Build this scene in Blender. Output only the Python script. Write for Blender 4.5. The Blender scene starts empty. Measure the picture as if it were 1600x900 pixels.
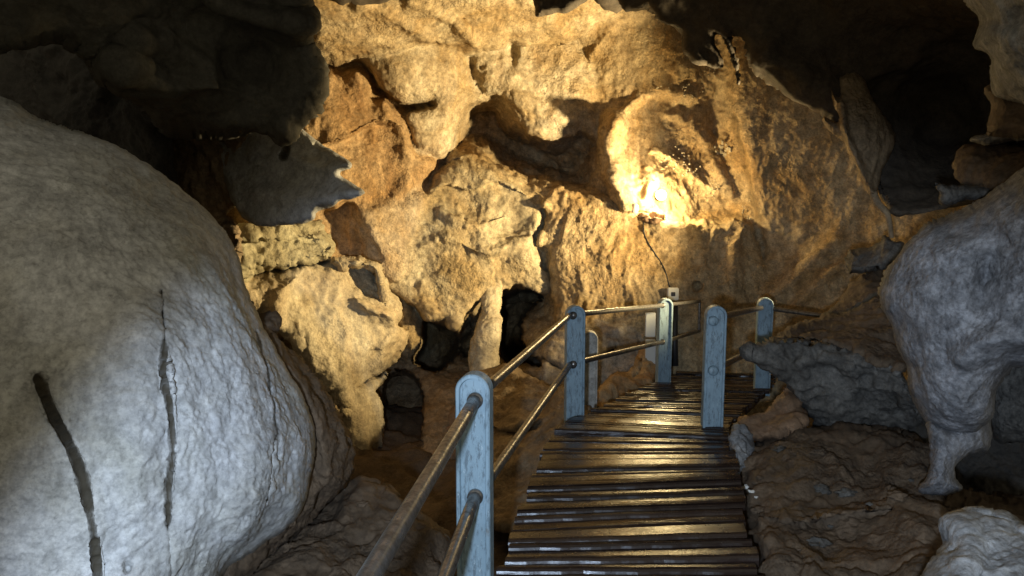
import bpy, math, random
import numpy as np
from mathutils import Vector, Matrix
from mathutils.bvhtree import BVHTree

random.seed(7)
rng = np.random.default_rng(11)
sc = bpy.context.scene
col = sc.collection
R = math.radians

# ------------------------------------------------------------------ camera
CAM = np.array([0.0, 0.0, 1.70])
PITCH = 7.2
F = 1186.0                                   # focal length in photo pixels (1600 wide)
cam_d = bpy.data.cameras.new('camera')
cam = bpy.data.objects.new('camera', cam_d); col.objects.link(cam)
cam_d.sensor_width = 36.0
cam_d.lens = 36.0 * F / 1600.0
cam_d.clip_start = 0.05; cam_d.clip_end = 200
cam.location = CAM
cam.rotation_euler = (R(90 - PITCH), 0, 0)
sc.camera = cam
sc.render.resolution_x = 1024; sc.render.resolution_y = 576

# ------------------------------------------------------------------ dim air light of the cave, torch light
world = bpy.data.worlds.new('World'); sc.world = world; world.use_nodes = True
bg = world.node_tree.nodes['Background']
bg.inputs[0].default_value = (1.0, 0.91, 0.68, 1); bg.inputs[1].default_value = 0.36

LAMP_POWER = 115.0        # flood lamp in the niche (its own builder is further down)
LAMP_COL = (1.0, 0.76, 0.36)

def lookrot(d):
    return Vector(d).to_track_quat('-Z', 'Y').to_euler()
sd_ = bpy.data.lights.new('walkway_torch', 'SPOT')
sd_.energy = 640; sd_.color = (0.60, 0.76, 1.0)
sd_.spot_size = R(80); sd_.spot_blend = 0.32; sd_.shadow_soft_size = 0.05
torch = bpy.data.objects.new('walkway_torch', sd_); col.objects.link(torch)
torch.location = (-0.25, -0.4, 1.55)
torch.rotation_euler = lookrot((0.21, 1.0, -0.60))

fl_ = bpy.data.lights.new('added_warm_spot', 'SPOT')             # unseen warm spot, added to brighten the left and back walls
fl_.energy = 3700; fl_.color = (1.0, 0.78, 0.415); fl_.spot_size = R(82); fl_.spot_blend = .7; fl_.shadow_soft_size = .16
flood = bpy.data.objects.new('added_warm_spot', fl_); col.objects.link(flood)
flood.location = (4.0, 7.2, 1.28)
flood.rotation_euler = lookrot((-1.0, 0.26, 0.26))

sc.view_settings.view_transform = 'Standard'
sc.view_settings.look = 'None'
sc.view_settings.exposure = 0.0; sc.view_settings.gamma = 1.0
sc.view_settings.use_curve_mapping = False
sc.render.engine = 'CYCLES'
sc.cycles.use_denoising = True
sc.cycles.max_bounces = 6; sc.cycles.diffuse_bounces = 4; sc.cycles.glossy_bounces = 3
sc.cycles.sample_clamp_indirect = 4.0
sc.cycles.caustics_reflective = False; sc.cycles.caustics_refractive = False

# ------------------------------------------------------------------ view geometry
_c, _s = math.cos(R(PITCH)), math.sin(R(PITCH))
def rays(px, py):
    px = np.asarray(px, float); py = np.asarray(py, float)
    u = (px - 800.0) / F; v = -(py - 450.0) / F
    return np.stack([u, _c + v * _s, -_s + v * _c], -1)
def P(px, py, d):
    return CAM + rays(px, py) * np.asarray(d, float)[..., None]
def at_z(px, py, z):
    r = rays(px, py); t = (z - CAM[2]) / r[2]
    return CAM + r * t

# ------------------------------------------------------------------ noise
_perm = np.concatenate([rng.permutation(1024)] * 3)
_grad = rng.normal(size=(1024, 3)); _grad /= np.linalg.norm(_grad, axis=1)[:, None]
def perlin(p):
    i = np.floor(p).astype(np.int64); f = p - i
    w = f * f * f * (f * (f * 6 - 15) + 10)
    i &= 1023
    def g(dx, dy, dz):
        h = _perm[_perm[_perm[(i[:, 0] + dx) & 1023] + ((i[:, 1] + dy) & 1023)] + ((i[:, 2] + dz) & 1023)]
        gr = _grad[h]
        return gr[:, 0] * (f[:, 0] - dx) + gr[:, 1] * (f[:, 1] - dy) + gr[:, 2] * (f[:, 2] - dz)
    def L(a, b, t): return a + (b - a) * t
    x00 = L(g(0,0,0), g(1,0,0), w[:, 0]); x10 = L(g(0,1,0), g(1,1,0), w[:, 0])
    x01 = L(g(0,0,1), g(1,0,1), w[:, 0]); x11 = L(g(0,1,1), g(1,1,1), w[:, 0])
    return 1.5 * L(L(x00, x10, w[:, 1]), L(x01, x11, w[:, 1]), w[:, 2])
def fbm(p, o=4, gain=0.5):
    s = 0; a = 1
    for k in range(o):
        s = s + a * perlin(p * (2.03 ** k) + 17.3 * k); a *= gain
    return s
def ridged(p, o=4, gain=0.5):
    s = 0; a = 1
    for k in range(o):
        n = 1 - np.abs(perlin(p * (2.03 ** k) + 9.1 * k)) * 1.6
        s = s + a * (n - .55); a *= gain
    return s
def billow(p, o=3, gain=0.5):
    s = 0; a = 1
    for k in range(o):
        s = s + a * (np.abs(perlin(p * (2.1 ** k) + 5.7 * k)) - .35); a *= gain
    return s
def worley(p):
    i = np.floor(p).astype(np.int64); best = np.full(len(p), 9.0)
    for dx in (-1, 0, 1):
        for dy in (-1, 0, 1):
            for dz in (-1, 0, 1):
                c = i + (dx, dy, dz); cm = c & 1023
                h = _perm[_perm[_perm[cm[:, 0]] + cm[:, 1]] + cm[:, 2]]
                q = c + 0.5 + 0.45 * _grad[h]
                best = np.minimum(best, ((q - p) ** 2).sum(1))
    return np.sqrt(best)
def noise_sum(p, spec):
    """spec rows: (kind, frequency per metre, height in metres, stretch)"""
    out = np.zeros(len(p))
    warp = np.stack([perlin(p * 1.7 + 31), perlin(p * 1.7 + 57), perlin(p * 1.7 + 83)], 1) * 0.16
    for row in spec:
        kind, fr, amp = row[:3]
        st = np.array(row[3] if len(row) > 3 else (1, 1, 1), float)
        q = (p + warp) * fr * st + fr * 3.1
        if kind == 'fbm': n = fbm(q, 4)
        elif kind == 'ridge': n = ridged(q, 4)
        elif kind == 'billow': n = billow(q, 3)
        elif kind == 'cell': n = 0.55 - worley(q)
        elif kind == 'scallop': n = worley(q) - 0.55
        elif kind == 'facet':
            a = fbm(q * .7, 3) * 3.0; n = (np.floor(a) + np.clip((a - np.floor(a)) * 4, 0, 1)) / 3.0 - .3
        out += amp * n
    return out

# ------------------------------------------------------------------ picture-plan helpers
def smooth_poly(pts, n=5, closed=True):
    pts = np.array(pts, float); m = len(pts); out = []
    rngs = range(m) if closed else range(m - 1)
    for k in rngs:
        if closed: p0, p1, p2, p3 = pts[k - 1], pts[k], pts[(k + 1) % m], pts[(k + 2) % m]
        else: p0, p1, p2, p3 = pts[max(k - 1, 0)], pts[k], pts[k + 1], pts[min(k + 2, m - 1)]
        for t in np.arange(n) / n:
            out.append(0.5 * ((2 * p1) + (p2 - p0) * t + (2 * p0 - 5 * p1 + 4 * p2 - p3) * t * t + (3 * p1 - p0 - 3 * p2 + p3) * t ** 3))
    if not closed: out.append(pts[-1])
    return np.array(out)
def dist_line(X, Y, line, closed=False):
    q = np.stack([X.ravel(), Y.ravel()], 1); d = np.full(len(q), 1e9)
    m = len(line)
    for k in range(m if closed else m - 1):
        a = line[k]; b = line[(k + 1) % m]; ab = b - a; L2 = max((ab ** 2).sum(), 1e-9)
        t = np.clip(((q - a) @ ab) / L2, 0, 1)
        d = np.minimum(d, np.hypot(q[:, 0] - a[0] - t * ab[0], q[:, 1] - a[1] - t * ab[1]))
    return d.reshape(X.shape)
def inside(X, Y, poly):
    x = X.ravel(); y = Y.ravel(); c = np.zeros(len(x), bool)
    m = len(poly)
    for k in range(m):
        x1, y1 = poly[k - 1]; x2, y2 = poly[k]
        if y1 == y2: continue
        hit = ((y1 > y) != (y2 > y)) & (x < (x2 - x1) * (y - y1) / (y2 - y1) + x1)
        c ^= hit
    return c.reshape(X.shape)
def sdf(X, Y, poly):
    return dist_line(X, Y, poly, True) * np.where(inside(X, Y, poly), -1, 1)
def tps(ctrl):
    if np.isscalar(ctrl): return lambda X, Y: np.full(np.shape(X), float(ctrl))
    c = np.array(ctrl, float); xy = c[:, :2] / 1000; n = len(c)
    if n < 4:
        A = np.c_[np.ones(n), xy]; co = np.linalg.lstsq(A, c[:, 2], rcond=None)[0]
        return lambda X, Y: co[0] + co[1] * X / 1000 + co[2] * Y / 1000
    def U(r2): return r2 * np.log(r2 + 1e-12)
    K = U(((xy[:, None] - xy[None]) ** 2).sum(-1)) + np.eye(n) * 2e-4
    A = np.zeros((n + 3, n + 3)); A[:n, :n] = K; A[:n, n] = 1; A[:n, n + 1:] = xy
    A[n, :n] = 1; A[n + 1:, :n] = xy.T
    w = np.linalg.solve(A, np.r_[c[:, 2], 0, 0, 0])
    def f(X, Y):
        q = np.stack([np.ravel(X), np.ravel(Y)], 1) / 1000
        o = w[n] + q @ w[n + 1:]
        for k in range(n): o = o + w[k] * U(((q - xy[k]) ** 2).sum(1))
        return o.reshape(np.shape(X))
    return f
def sstep(t):
    t = np.clip(t, 0, 1); return t * t * (3 - 2 * t)
def features(X, Y, feats):
    """metres towards the viewer (+) or into the rock (-); second result: dirt in cracks"""
    D = np.zeros(X.shape); S = np.zeros(X.shape)
    for ft in feats:
        k = ft[0]
        if k == 'ridge':      # line, width px, height m
            d = dist_line(X, Y, smooth_poly(ft[1], 4, False)); D += ft[3] * np.exp(-(d / ft[2]) ** 2)
        elif k == 'crack':
            d = dist_line(X, Y, smooth_poly(ft[1], 4, False))
            q = np.stack([X.ravel(), Y.ravel(), np.full(X.size, 7.7)], 1)
            d = np.abs(d + (ft[2] * .30 * fbm(q / 11.0, 3) + ft[2] * .45 * perlin(q / 60.0)).reshape(X.shape)); g = np.exp(-(d / ft[2]) ** 3)
            D -= ft[3] * g; S = np.maximum(S, np.exp(-(d / (ft[2] * 1.05)) ** 4))
        elif k == 'bump':     # x y rx ry height angle
            a = R(ft[6]) if len(ft) > 6 else 0
            u = (X - ft[1]) * math.cos(a) + (Y - ft[2]) * math.sin(a); v = -(X - ft[1]) * math.sin(a) + (Y - ft[2]) * math.cos(a)
            D += ft[5] * np.exp(-((u / ft[3]) ** 2 + (v / ft[4]) ** 2))
        elif k == 'carve':    # polygon, edge width, depth
            D -= ft[3] * sstep(-sdf(X, Y, smooth_poly(ft[1], 4)) / ft[2] + .5)
        elif k == 'raise':
            D += ft[3] * np.sqrt(np.clip(1 - (1 - np.clip(-sdf(X, Y, smooth_poly(ft[1], 4)) / ft[2], 0, 1)) ** 2, 0, 1))
        elif k == 'lip':      # line; below it the rock falls back and slowly returns
            ln = smooth_poly(ft[1], 4, False)
            yl = np.interp(X, ln[:, 0], ln[:, 1]); end = sstep((X - ln[0, 0]) / 30) * sstep((ln[-1, 0] - X) / 30)
            t = (Y - yl)
            D += ft[3] * end * (np.exp(-np.clip(-t, 0, None) / ft[2]) * (t < 0) + np.where(t >= 0, -np.exp(-t / ft[2]) + 2 * np.exp(-(t / 3.0) ** 2) , 0))
    return D, S

# ------------------------------------------------------------------ mesh helpers
def link_mesh(name, V, faces, mat, parent=None, origin=None, smooth=True, attr=None):
    V = np.asarray(V, float)
    org = np.array(origin if origin is not None else (V.min(0) + V.max(0)) / 2, float)
    if parent is not None: org = np.array(parent['base'][:]) if 'base' in parent else org
    me = bpy.data.meshes.new(name)
    if isinstance(faces, np.ndarray):
        n, k = faces.shape
        me.vertices.add(len(V)); me.vertices.foreach_set('co', (V - org).astype(np.float32).ravel())
        me.loops.add(n * k); me.loops.foreach_set('vertex_index', faces.astype(np.int32).ravel())
        me.polygons.add(n); me.polygons.foreach_set('loop_start', (np.arange(n) * k).astype(np.int32))
        me.update(calc_edges=True); me.validate()
    else:
        me.from_pydata([tuple(v) for v in V - org], [], faces); me.update()
    if smooth: me.polygons.foreach_set('use_smooth', np.ones(len(me.polygons), bool))
    if attr is not None:
        a = me.attributes.new('stain', 'FLOAT', 'POINT'); a.data.foreach_set('value', attr.astype(np.float32))
    me.materials.append(mat)
    o = bpy.data.objects.new(name, me); col.objects.link(o)
    if parent is not None: o.parent = parent
    else: o.location = org
    return o
def root(name, loc):
    e = bpy.data.objects.new(name, None); col.objects.link(e); e.location = tuple(loc)
    e.empty_display_size = .1
    e['base'] = [float(v) for v in loc]
    return e
def tag(o, label=None, cat=None, group=None, kind=None):
    if label: o['label'] = label
    if cat: o['category'] = cat
    if group: o['group'] = group
    if kind: o['kind'] = kind
    return o
def vnormals(V, Fq):
    a, b, c, d = (V[Fq[:, k]] for k in range(4))
    n = np.cross(c - a, d - b); N = np.zeros_like(V)
    for k in range(4):
        for ax in range(3): N[:, ax] += np.bincount(Fq[:, k], n[:, ax], len(V))
    return N / np.maximum(np.linalg.norm(N, axis=1), 1e-12)[:, None]

def mass(name, outline, depth, T, Tb, r, mat, noise=(), feats=(), parent=None, step=2.5, edge=(3, 26), sharp=5, power=2.0, origin=None, seed=0):
    """A closed rock body: its plan outline, its front relief (depth field, rounded rim of width r and
    bulge T), its rear side Tb behind the rim, with relief noise pushed along the normals."""
    poly = smooth_poly(outline, sharp) if sharp > 1 else np.array(outline, float)
    x0, y0 = poly.min(0) - 12; x1, y1 = poly.max(0) + 12
    xs = np.arange(x0, x1, step); ys = np.arange(y0, y1, step)
    X, Y = np.meshgrid(xs, ys)
    S = sdf(X, Y, poly)
    if edge[0]:
        q = np.stack([X.ravel() / edge[1], Y.ravel() / edge[1], np.full(X.size, 3.3 + seed)], 1)
        S = S + edge[0] * fbm(q, 4).reshape(X.shape)
    gy, gx = np.gradient(S, step)
    gl = np.maximum(np.hypot(gx, gy), .3)
    cell = (S[:-1, :-1] < 0) & (S[1:, :-1] < 0) & (S[:-1, 1:] < 0) & (S[1:, 1:] < 0)
    use = np.zeros(S.shape, bool)
    for a in (slice(0, -1), slice(1, None)):
        for b in (slice(0, -1), slice(1, None)): use[a, b] |= cell
    full = np.zeros(S.shape, int)
    for a in (slice(0, -1), slice(1, None)):
        for b in (slice(0, -1), slice(1, None)): full[a, b] += cell
    rim = use & (full < 4)
    X = np.where(rim, X - gx / gl ** 2 * S * .92, X); Y = np.where(rim, Y - gy / gl ** 2 * S * .92, Y)
    Sin = np.where(rim, 0, S)
    t = np.clip(-Sin / r, 0, 1)
    prof = (1 - (1 - t) ** power) ** (1 / power)
    idx = -np.ones(S.shape, int); idx[use] = np.arange(use.sum())
    n = use.sum()
    fx, fy = X[use], Y[use]
    D = tps(depth)(fx, fy); fd, st = features(fx, fy, feats)
    pr = prof[use]
    front = D + T * (1 - pr) - fd * np.minimum(1, pr * 1.6)
    back = np.maximum(D + T + Tb * pr, front + .02)
    isr = rim[use]
    back[isr] = front[isr]
    bi = np.arange(n).copy(); nb = (~isr).sum()
    bi[~isr] = n + np.arange(nb)
    V = np.concatenate([P(fx, fy, front), P(fx[~isr], fy[~isr], back[~isr])])
    c = np.argwhere(cell); i, j = c[:, 0], c[:, 1]
    q = np.stack([idx[i, j], idx[i + 1, j], idx[i + 1, j + 1], idx[i, j + 1]], 1)
    Fq = np.concatenate([q, bi[q][:, ::-1]])
    stain = np.concatenate([st, st[~isr] * 0])
    if noise:
        N = vnormals(V, Fq)
        amp = np.ones(len(V))
        amp[:n] = .35 + .65 * np.clip(pr * 1.3, 0, 1)
        h = noise_sum(V, noise) * amp
        V = V + N * h[:, None]
    return link_mesh(name, V, Fq, mat, parent, origin=origin, attr=stain)

LOBES = []
CAVITIES = [(([(650, 562), (662, 540), (664, 502), (690, 510), (712, 516), (716, 545), (704, 562), (686, 578), (664, 577)]), 7, 2.6),
            (([(778, 472), (800, 457), (822, 452), (846, 464), (822, 500), (820, 530), (835, 552), (848, 572), (800, 570), (782, 545)]), 7, 2.6),
            (([(598, 596), (625, 580), (656, 598), (664, 650), (656, 710), (616, 740), (594, 665)]), 9, 1.4), (([(720, 505), (738, 490), (742, 540), (730, 560), (716, 545)]), 8, 1.0)]
def lobe(outline, depth, T, r, tint, noise=(), feats=(), edge=(3, 20), cliff=2.2, k=.05, power=2.0):
    LOBES.append(dict(outline=outline, depth=depth, T=T, r=r, tint=tint, noise=noise, feats=feats, edge=edge, cliff=cliff, k=k, power=power))
def lobed_sheet(name, xs, ys, depth, tint, mat, noise, feats, parent):
    """one continuous rock face: a base depth field with overlapping lobes of flowstone melted into it"""
    X, Y = np.meshgrid(xs, ys); h, w = X.shape
    D = tps(depth)(X, Y); fd, st = features(X, Y, feats); D = np.maximum(D - fd, 1.5)
    C = np.ones((h, w, 3)) * tint
    W = [np.ones((h, w))]; spec = [noise]
    for q, lb in enumerate(LOBES):
        poly = smooth_poly(lb['outline'], 5)
        m = 70
        ix = np.where((xs > poly[:, 0].min() - m) & (xs < poly[:, 0].max() + m))[0]; iy = np.where((ys > poly[:, 1].min() - m) & (ys < poly[:, 1].max() + m))[0]
        sl = (slice(iy[0], iy[-1] + 1), slice(ix[0], ix[-1] + 1)); x, y = X[sl], Y[sl]
        S = sdf(x, y, poly)
        if lb['edge'][0]:
            e = lb['edge']; S = S + e[0] * fbm(np.stack([x.ravel() / e[1], y.ravel() / e[1], np.full(x.size, 3.3 + q)], 1), 4).reshape(x.shape)
        t = np.clip(-S / lb['r'], 0, 1); pr = (1 - (1 - t) ** lb['power']) ** (1 / lb['power'])
        base = tps(lb['depth'])(x, y); f2, s2 = features(x, y, lb['feats'])
        out = np.clip(S, 0, None)
        dl = base + lb['T'] * (1 - pr) + lb['cliff'] * out * base / F - f2 * np.where(S < 0, np.minimum(1, pr * 1.6), 0)
        cur = D[sl]; kk = lb['k']
        hmix = np.clip(.5 + .5 * (cur - dl) / kk, 0, 1)
        D[sl] = cur + (dl - cur) * hmix - kk * hmix * (1 - hmix)
        own = np.clip(.5 + .5 * (cur - dl) / (kk + .10), 0, 1) * sstep(1 - out / 26)
        C[sl] = C[sl] * (1 - own[..., None]) + own[..., None] * np.array(lb['tint'])
        st[sl] = np.maximum(st[sl] * (1 - own), s2 * (S < 0))
        for wq in W: wq[sl] *= (1 - own)
        full = np.zeros((h, w)); full[sl] = own; W.append(full); spec.append(lb['noise'])
    for poly, wd, dp in CAVITIES: D += dp * sstep(-sdf(X, Y, smooth_poly(poly, 4)) / wd + .3)
    V = P(X.ravel(), Y.ravel(), D.ravel())
    k = np.arange(h * w).reshape(h, w)
    Fq = np.stack([k[:-1, :-1].ravel(), k[1:, :-1].ravel(), k[1:, 1:].ravel(), k[:-1, 1:].ravel()], 1)
    N = vnormals(V, Fq); H = np.zeros(len(V))
    for wq, sp in zip(W, spec):
        m = wq.ravel() > .01
        if m.any() and sp: H[m] += wq.ravel()[m] * noise_sum(V[m], sp)
    V = V + N * H[:, None]
    o = link_mesh(name, V, Fq, mat, parent, attr=st.ravel())
    a = o.data.attributes.new('mineral', 'FLOAT_COLOR', 'POINT')
    a.data.foreach_set('color', np.concatenate([C.reshape(-1, 3), np.ones((h * w, 1))], 1).astype(np.float32).ravel())
    return o

# ------------------------------------------------------------------ materials
def nodes(name):
    m = bpy.data.materials.new(name); m.use_nodes = True
    nt = m.node_tree; b = nt.nodes['Principled BSDF']
    return m, nt, b
def NN(nt, t, **kw):
    n = nt.nodes.new(t)
    for k, v in kw.items():
        if k in n.inputs: n.inputs[k].default_value = v
        else: setattr(n, k, v)
    return n
def ramp(nt, src, p0, p1, c0=(0, 0, 0, 1), c1=(1, 1, 1, 1)):
    r = nt.nodes.new('ShaderNodeValToRGB'); e = r.color_ramp.elements
    e[0].position = p0; e[0].color = c0; e[1].position = p1; e[1].color = c1
    nt.links.new(src, r.inputs[0]); return r.outputs[0]
def mix(nt, fac, a, b, mode='MIX'):
    m = nt.nodes.new('ShaderNodeMix'); m.data_type = 'RGBA'; m.blend_type = mode
    for s, v in ((m.inputs[0], fac), (m.inputs[6], a), (m.inputs[7], b)):
        if isinstance(v, (int, float)): s.default_value = v
        elif isinstance(v, tuple): s.default_value = (*v[:3], 1)
        else: nt.links.new(v, s)
    return m.outputs[2]
def rock(name, base, second, dark, streak=0.4, rough=0.8, bump=0.5, fine=1.0, scale=1.0, patch=(.42, .62), spec=.3, stain=(.075, .06, .036), speck=.35, sharp_patch=False):
    m, nt, b = nodes(name); L = nt.links.new
    tc = NN(nt, 'ShaderNodeNewGeometry').outputs['Position']
    def noise(sc_, det=6, rou=.6, st=None, dist=0):
        v = tc
        if st:
            mp = NN(nt, 'ShaderNodeMapping'); mp.inputs['Scale'].default_value = st; L(tc, mp.inputs[0]); v = mp.outputs[0]
        n = NN(nt, 'ShaderNodeTexNoise', Scale=sc_ * scale, Detail=det, Roughness=rou, Distortion=dist); L(v, n.inputs['Vector'])
        return n.outputs[0]
    big = ramp(nt, noise(1.1, 8, .65, None, .6), patch[0], patch[1])
    c = mix(nt, big, base, second)
    stv = ramp(nt, noise(2.6, 6, .65, (1.6, 1.6, .22), .4), .48, .72)
    sm = nt.nodes.new('ShaderNodeMath'); sm.operation = 'MULTIPLY'; sm.inputs[1].default_value = streak; L(stv, sm.inputs[0])
    c = mix(nt, sm.outputs[0], c, dark)
    mot = ramp(nt, noise(9, 8, .7), .35, .7, (1 - speck, 1 - speck, 1 - speck, 1), (1 + speck * .35,) * 3 + (1,))
    c = mix(nt, 1.0, c, mot, 'MULTIPLY')
    sp = ramp(nt, noise(55, 4, .7), .3, .5, (1 - speck * .8,) * 3 + (1,), (1, 1, 1, 1))
    c = mix(nt, 1.0, c, sp, 'MULTIPLY')
    gr = ramp(nt, noise(24, 3, .8), .40, .60, (1 - speck * .55,) * 3 + (1,), (1 + speck * .25,) * 3 + (1,))
    c = mix(nt, 1.0, c, gr, 'MULTIPLY')
    at = NN(nt, 'ShaderNodeAttribute', attribute_name='stain')
    c = mix(nt, at.outputs['Fac'], c, stain)
    L(c, b.inputs['Base Color'])
    b.inputs['Roughness'].default_value = rough; b.inputs['Specular IOR Level'].default_value = spec
    b1 = NN(nt, 'ShaderNodeBump', Strength=bump, Distance=.05); L(noise(7, 10, .65), b1.inputs['Height'])
    b2 = NN(nt, 'ShaderNodeBump', Strength=bump * fine, Distance=.014)
    rg = noise(1.7, 4, .6, None, .8)
    for bb, lo, hi in ((b1, .25, 1.1), (b2, .08, 1.3)):
        r_ = ramp(nt, rg, .40, .60, (lo * bump,) * 3 + (1,), (min(1, hi * bump),) * 3 + (1,)); L(r_, bb.inputs['Strength'])
    vo = NN(nt, 'ShaderNodeTexVoronoi', Scale=42 * scale); vo.feature = 'SMOOTH_F1'; L(tc, vo.inputs['Vector'])
    ad = nt.nodes.new('ShaderNodeMath'); ad.operation = 'ADD'; L(vo.outputs['Distance'], ad.inputs[0]); L(noise(30, 8, .75), ad.inputs[1])
    L(ad.outputs[0], b2.inputs['Height']); L(b1.outputs[0], b2.inputs['Normal']); L(b2.outputs[0], b.inputs['Normal'])
    return m

M = {}
M['cream'] = rock('cream_flowstone', (.50, .42, .28), (.40, .31, .18), (.24, .15, .075), .5, bump=.55)
M['pale'] = rock('pale_limestone', (.52, .45, .32), (.44, .37, .25), (.30, .21, .12), .35, bump=.45)
M['olive'] = rock('olive_limestone', (.44, .39, .25), (.34, .29, .17), (.20, .15, .08), .45, bump=.6)
M['amber'] = rock('amber_flowstone', (.38, .24, .115), (.46, .34, .18), (.20, .11, .05), .65, bump=.5)
M['ochre'] = rock('ochre_wall', (.42, .30, .15), (.34, .23, .11), (.20, .13, .06), .6, bump=.6)
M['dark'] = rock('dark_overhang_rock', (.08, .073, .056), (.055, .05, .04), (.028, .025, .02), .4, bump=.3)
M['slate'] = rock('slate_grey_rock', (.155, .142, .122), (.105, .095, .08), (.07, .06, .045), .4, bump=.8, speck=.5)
M['grey'] = rock('grey_limestone', (.36, .36, .355), (.26, .26, .255), (.19, .175, .15), .4, bump=.7, fine=1.4, speck=.5)
M['boulder'] = rock('white_calcite', (.50, .50, .50), (.41, .40, .355), (.31, .285, .235), .5, bump=.7, fine=1.6, speck=.34, stain=(.045, .036, .022))
M['earth'] = rock('brown_cave_earth', (.16, .108, .065), (.11, .075, .045), (.07, .047, .03), .3, bump=.7)
M['rust'] = rock('rusty_flowstone', (.30, .19, .11), (.22, .13, .07), (.12, .07, .04), .5, bump=.5)
M['ceiling_shade'] = rock('shade_dark_ceiling_rock', (.10, .078, .055), (.07, .055, .04), (.045, .036, .027), .4, bump=.4)  # the ceiling's unlit darkness is put into this dark base colour
M['tan'] = rock('knobbly_tan_rock', (.34, .25, .15), (.24, .17, .10), (.14, .10, .06), .4, bump=.7)
M['bluegrey'] = rock('blue_grey_flowstone', (.29, .29, .30), (.21, .21, .215), (.15, .14, .13), .4, bump=.8, fine=1.6, speck=.55)
M['black'] = rock('shade_black_rock', (.05, .044, .036), (.035, .03, .024), (.02, .018, .015), .3, bump=.6)  # shade of the deep gaps put into a near-black rock colour

def rock_tinted():
    """same rock shader, its mineral colour taken from the 'mineral' attribute (which lobe of flowstone it is)"""
    m = rock('cave_limestone', (1.06, 1.06, 1.06), (.80, .68, .50), (.45, .33, .22), .6, bump=.7, speck=.45)
    nt = m.node_tree; b = nt.nodes['Principled BSDF']
    src = b.inputs['Base Color'].links[0].from_socket
    at = NN(nt, 'ShaderNodeAttribute', attribute_name='mineral')
    nt.links.new(mix(nt, 1.0, at.outputs['Color'], src, 'MULTIPLY'), b.inputs['Base Color'])
    return m
M['wall'] = rock_tinted()

def plain(name, c, rough=.5, metal=0.0):
    m, nt, b = nodes(name); b.inputs['Base Color'].default_value = (*c, 1)
    b.inputs['Roughness'].default_value = rough; b.inputs['Metallic'].default_value = metal
    n = NN(nt, 'ShaderNodeTexNoise', Scale=40, Detail=6); bp = NN(nt, 'ShaderNodeBump', Strength=.15, Distance=.01)
    nt.links.new(n.outputs[0], bp.inputs['Height']); nt.links.new(bp.outputs[0], b.inputs['Normal'])
    return m

def mat_post():
    m, nt, b = nodes('weathered_blue_grey_paint'); L = nt.links.new
    tc = NN(nt, 'ShaderNodeTexCoord').outputs['Object']
    mp = NN(nt, 'ShaderNodeMapping'); mp.inputs['Scale'].default_value = (1, 1, .3); L(tc, mp.inputs[0])
    n1 = NN(nt, 'ShaderNodeTexNoise', Scale=48, Detail=9, Roughness=.75); L(mp.outputs[0], n1.inputs[0])
    n2 = NN(nt, 'ShaderNodeTexNoise', Scale=4, Detail=6, Roughness=.6); L(tc, n2.inputs[0])
    c = mix(nt, ramp(nt, n2.outputs[0], .35, .7), (.23, .32, .37), (.165, .235, .275))
    c = mix(nt, ramp(nt, n1.outputs[0], .50, .60), c, (.105, .145, .168))
    n3 = NN(nt, 'ShaderNodeTexNoise', Scale=75, Detail=6, Roughness=.8); L(mp.outputs[0], n3.inputs[0])
    c = mix(nt, ramp(nt, n3.outputs[0], .60, .68), c, (.42, .50, .52))
    n4 = NN(nt, 'ShaderNodeTexNoise', Scale=9, Detail=8, Roughness=.7); L(tc, n4.inputs[0])
    c = mix(nt, ramp(nt, n4.outputs[0], .62, .74), c, (.11, .085, .06))
    sp = NN(nt, 'ShaderNodeSeparateXYZ'); L(tc, sp.inputs[0])
    L(c, b.inputs['Base Color']); b.inputs['Roughness'].default_value = .55
    bp = NN(nt, 'ShaderNodeBump', Strength=.35, Distance=.004); L(n1.outputs[0], bp.inputs['Height']); L(bp.outputs[0], b.inputs['Normal'])
    return m
def mat_rail():
    m, nt, b = nodes('worn_steel_pipe'); L = nt.links.new
    tc = NN(nt, 'ShaderNodeNewGeometry').outputs['Position']
    n1 = NN(nt, 'ShaderNodeTexNoise', Scale=28, Detail=8, Roughness=.7); L(tc, n1.inputs[0])
    L(mix(nt, ramp(nt, n1.outputs[0], .4, .65), (.22, .21, .195), (.08, .07, .058)), b.inputs['Base Color'])
    b.inputs['Metallic'].default_value = .75
    L(ramp(nt, n1.outputs[0], .35, .7, (.24,) * 3 + (1,), (.5,) * 3 + (1,)), b.inputs['Roughness'])
    bp = NN(nt, 'ShaderNodeBump', Strength=.2, Distance=.003); L(n1.outputs[0], bp.inputs['Height']); L(bp.outputs[0], b.inputs['Normal'])
    return m
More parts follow.
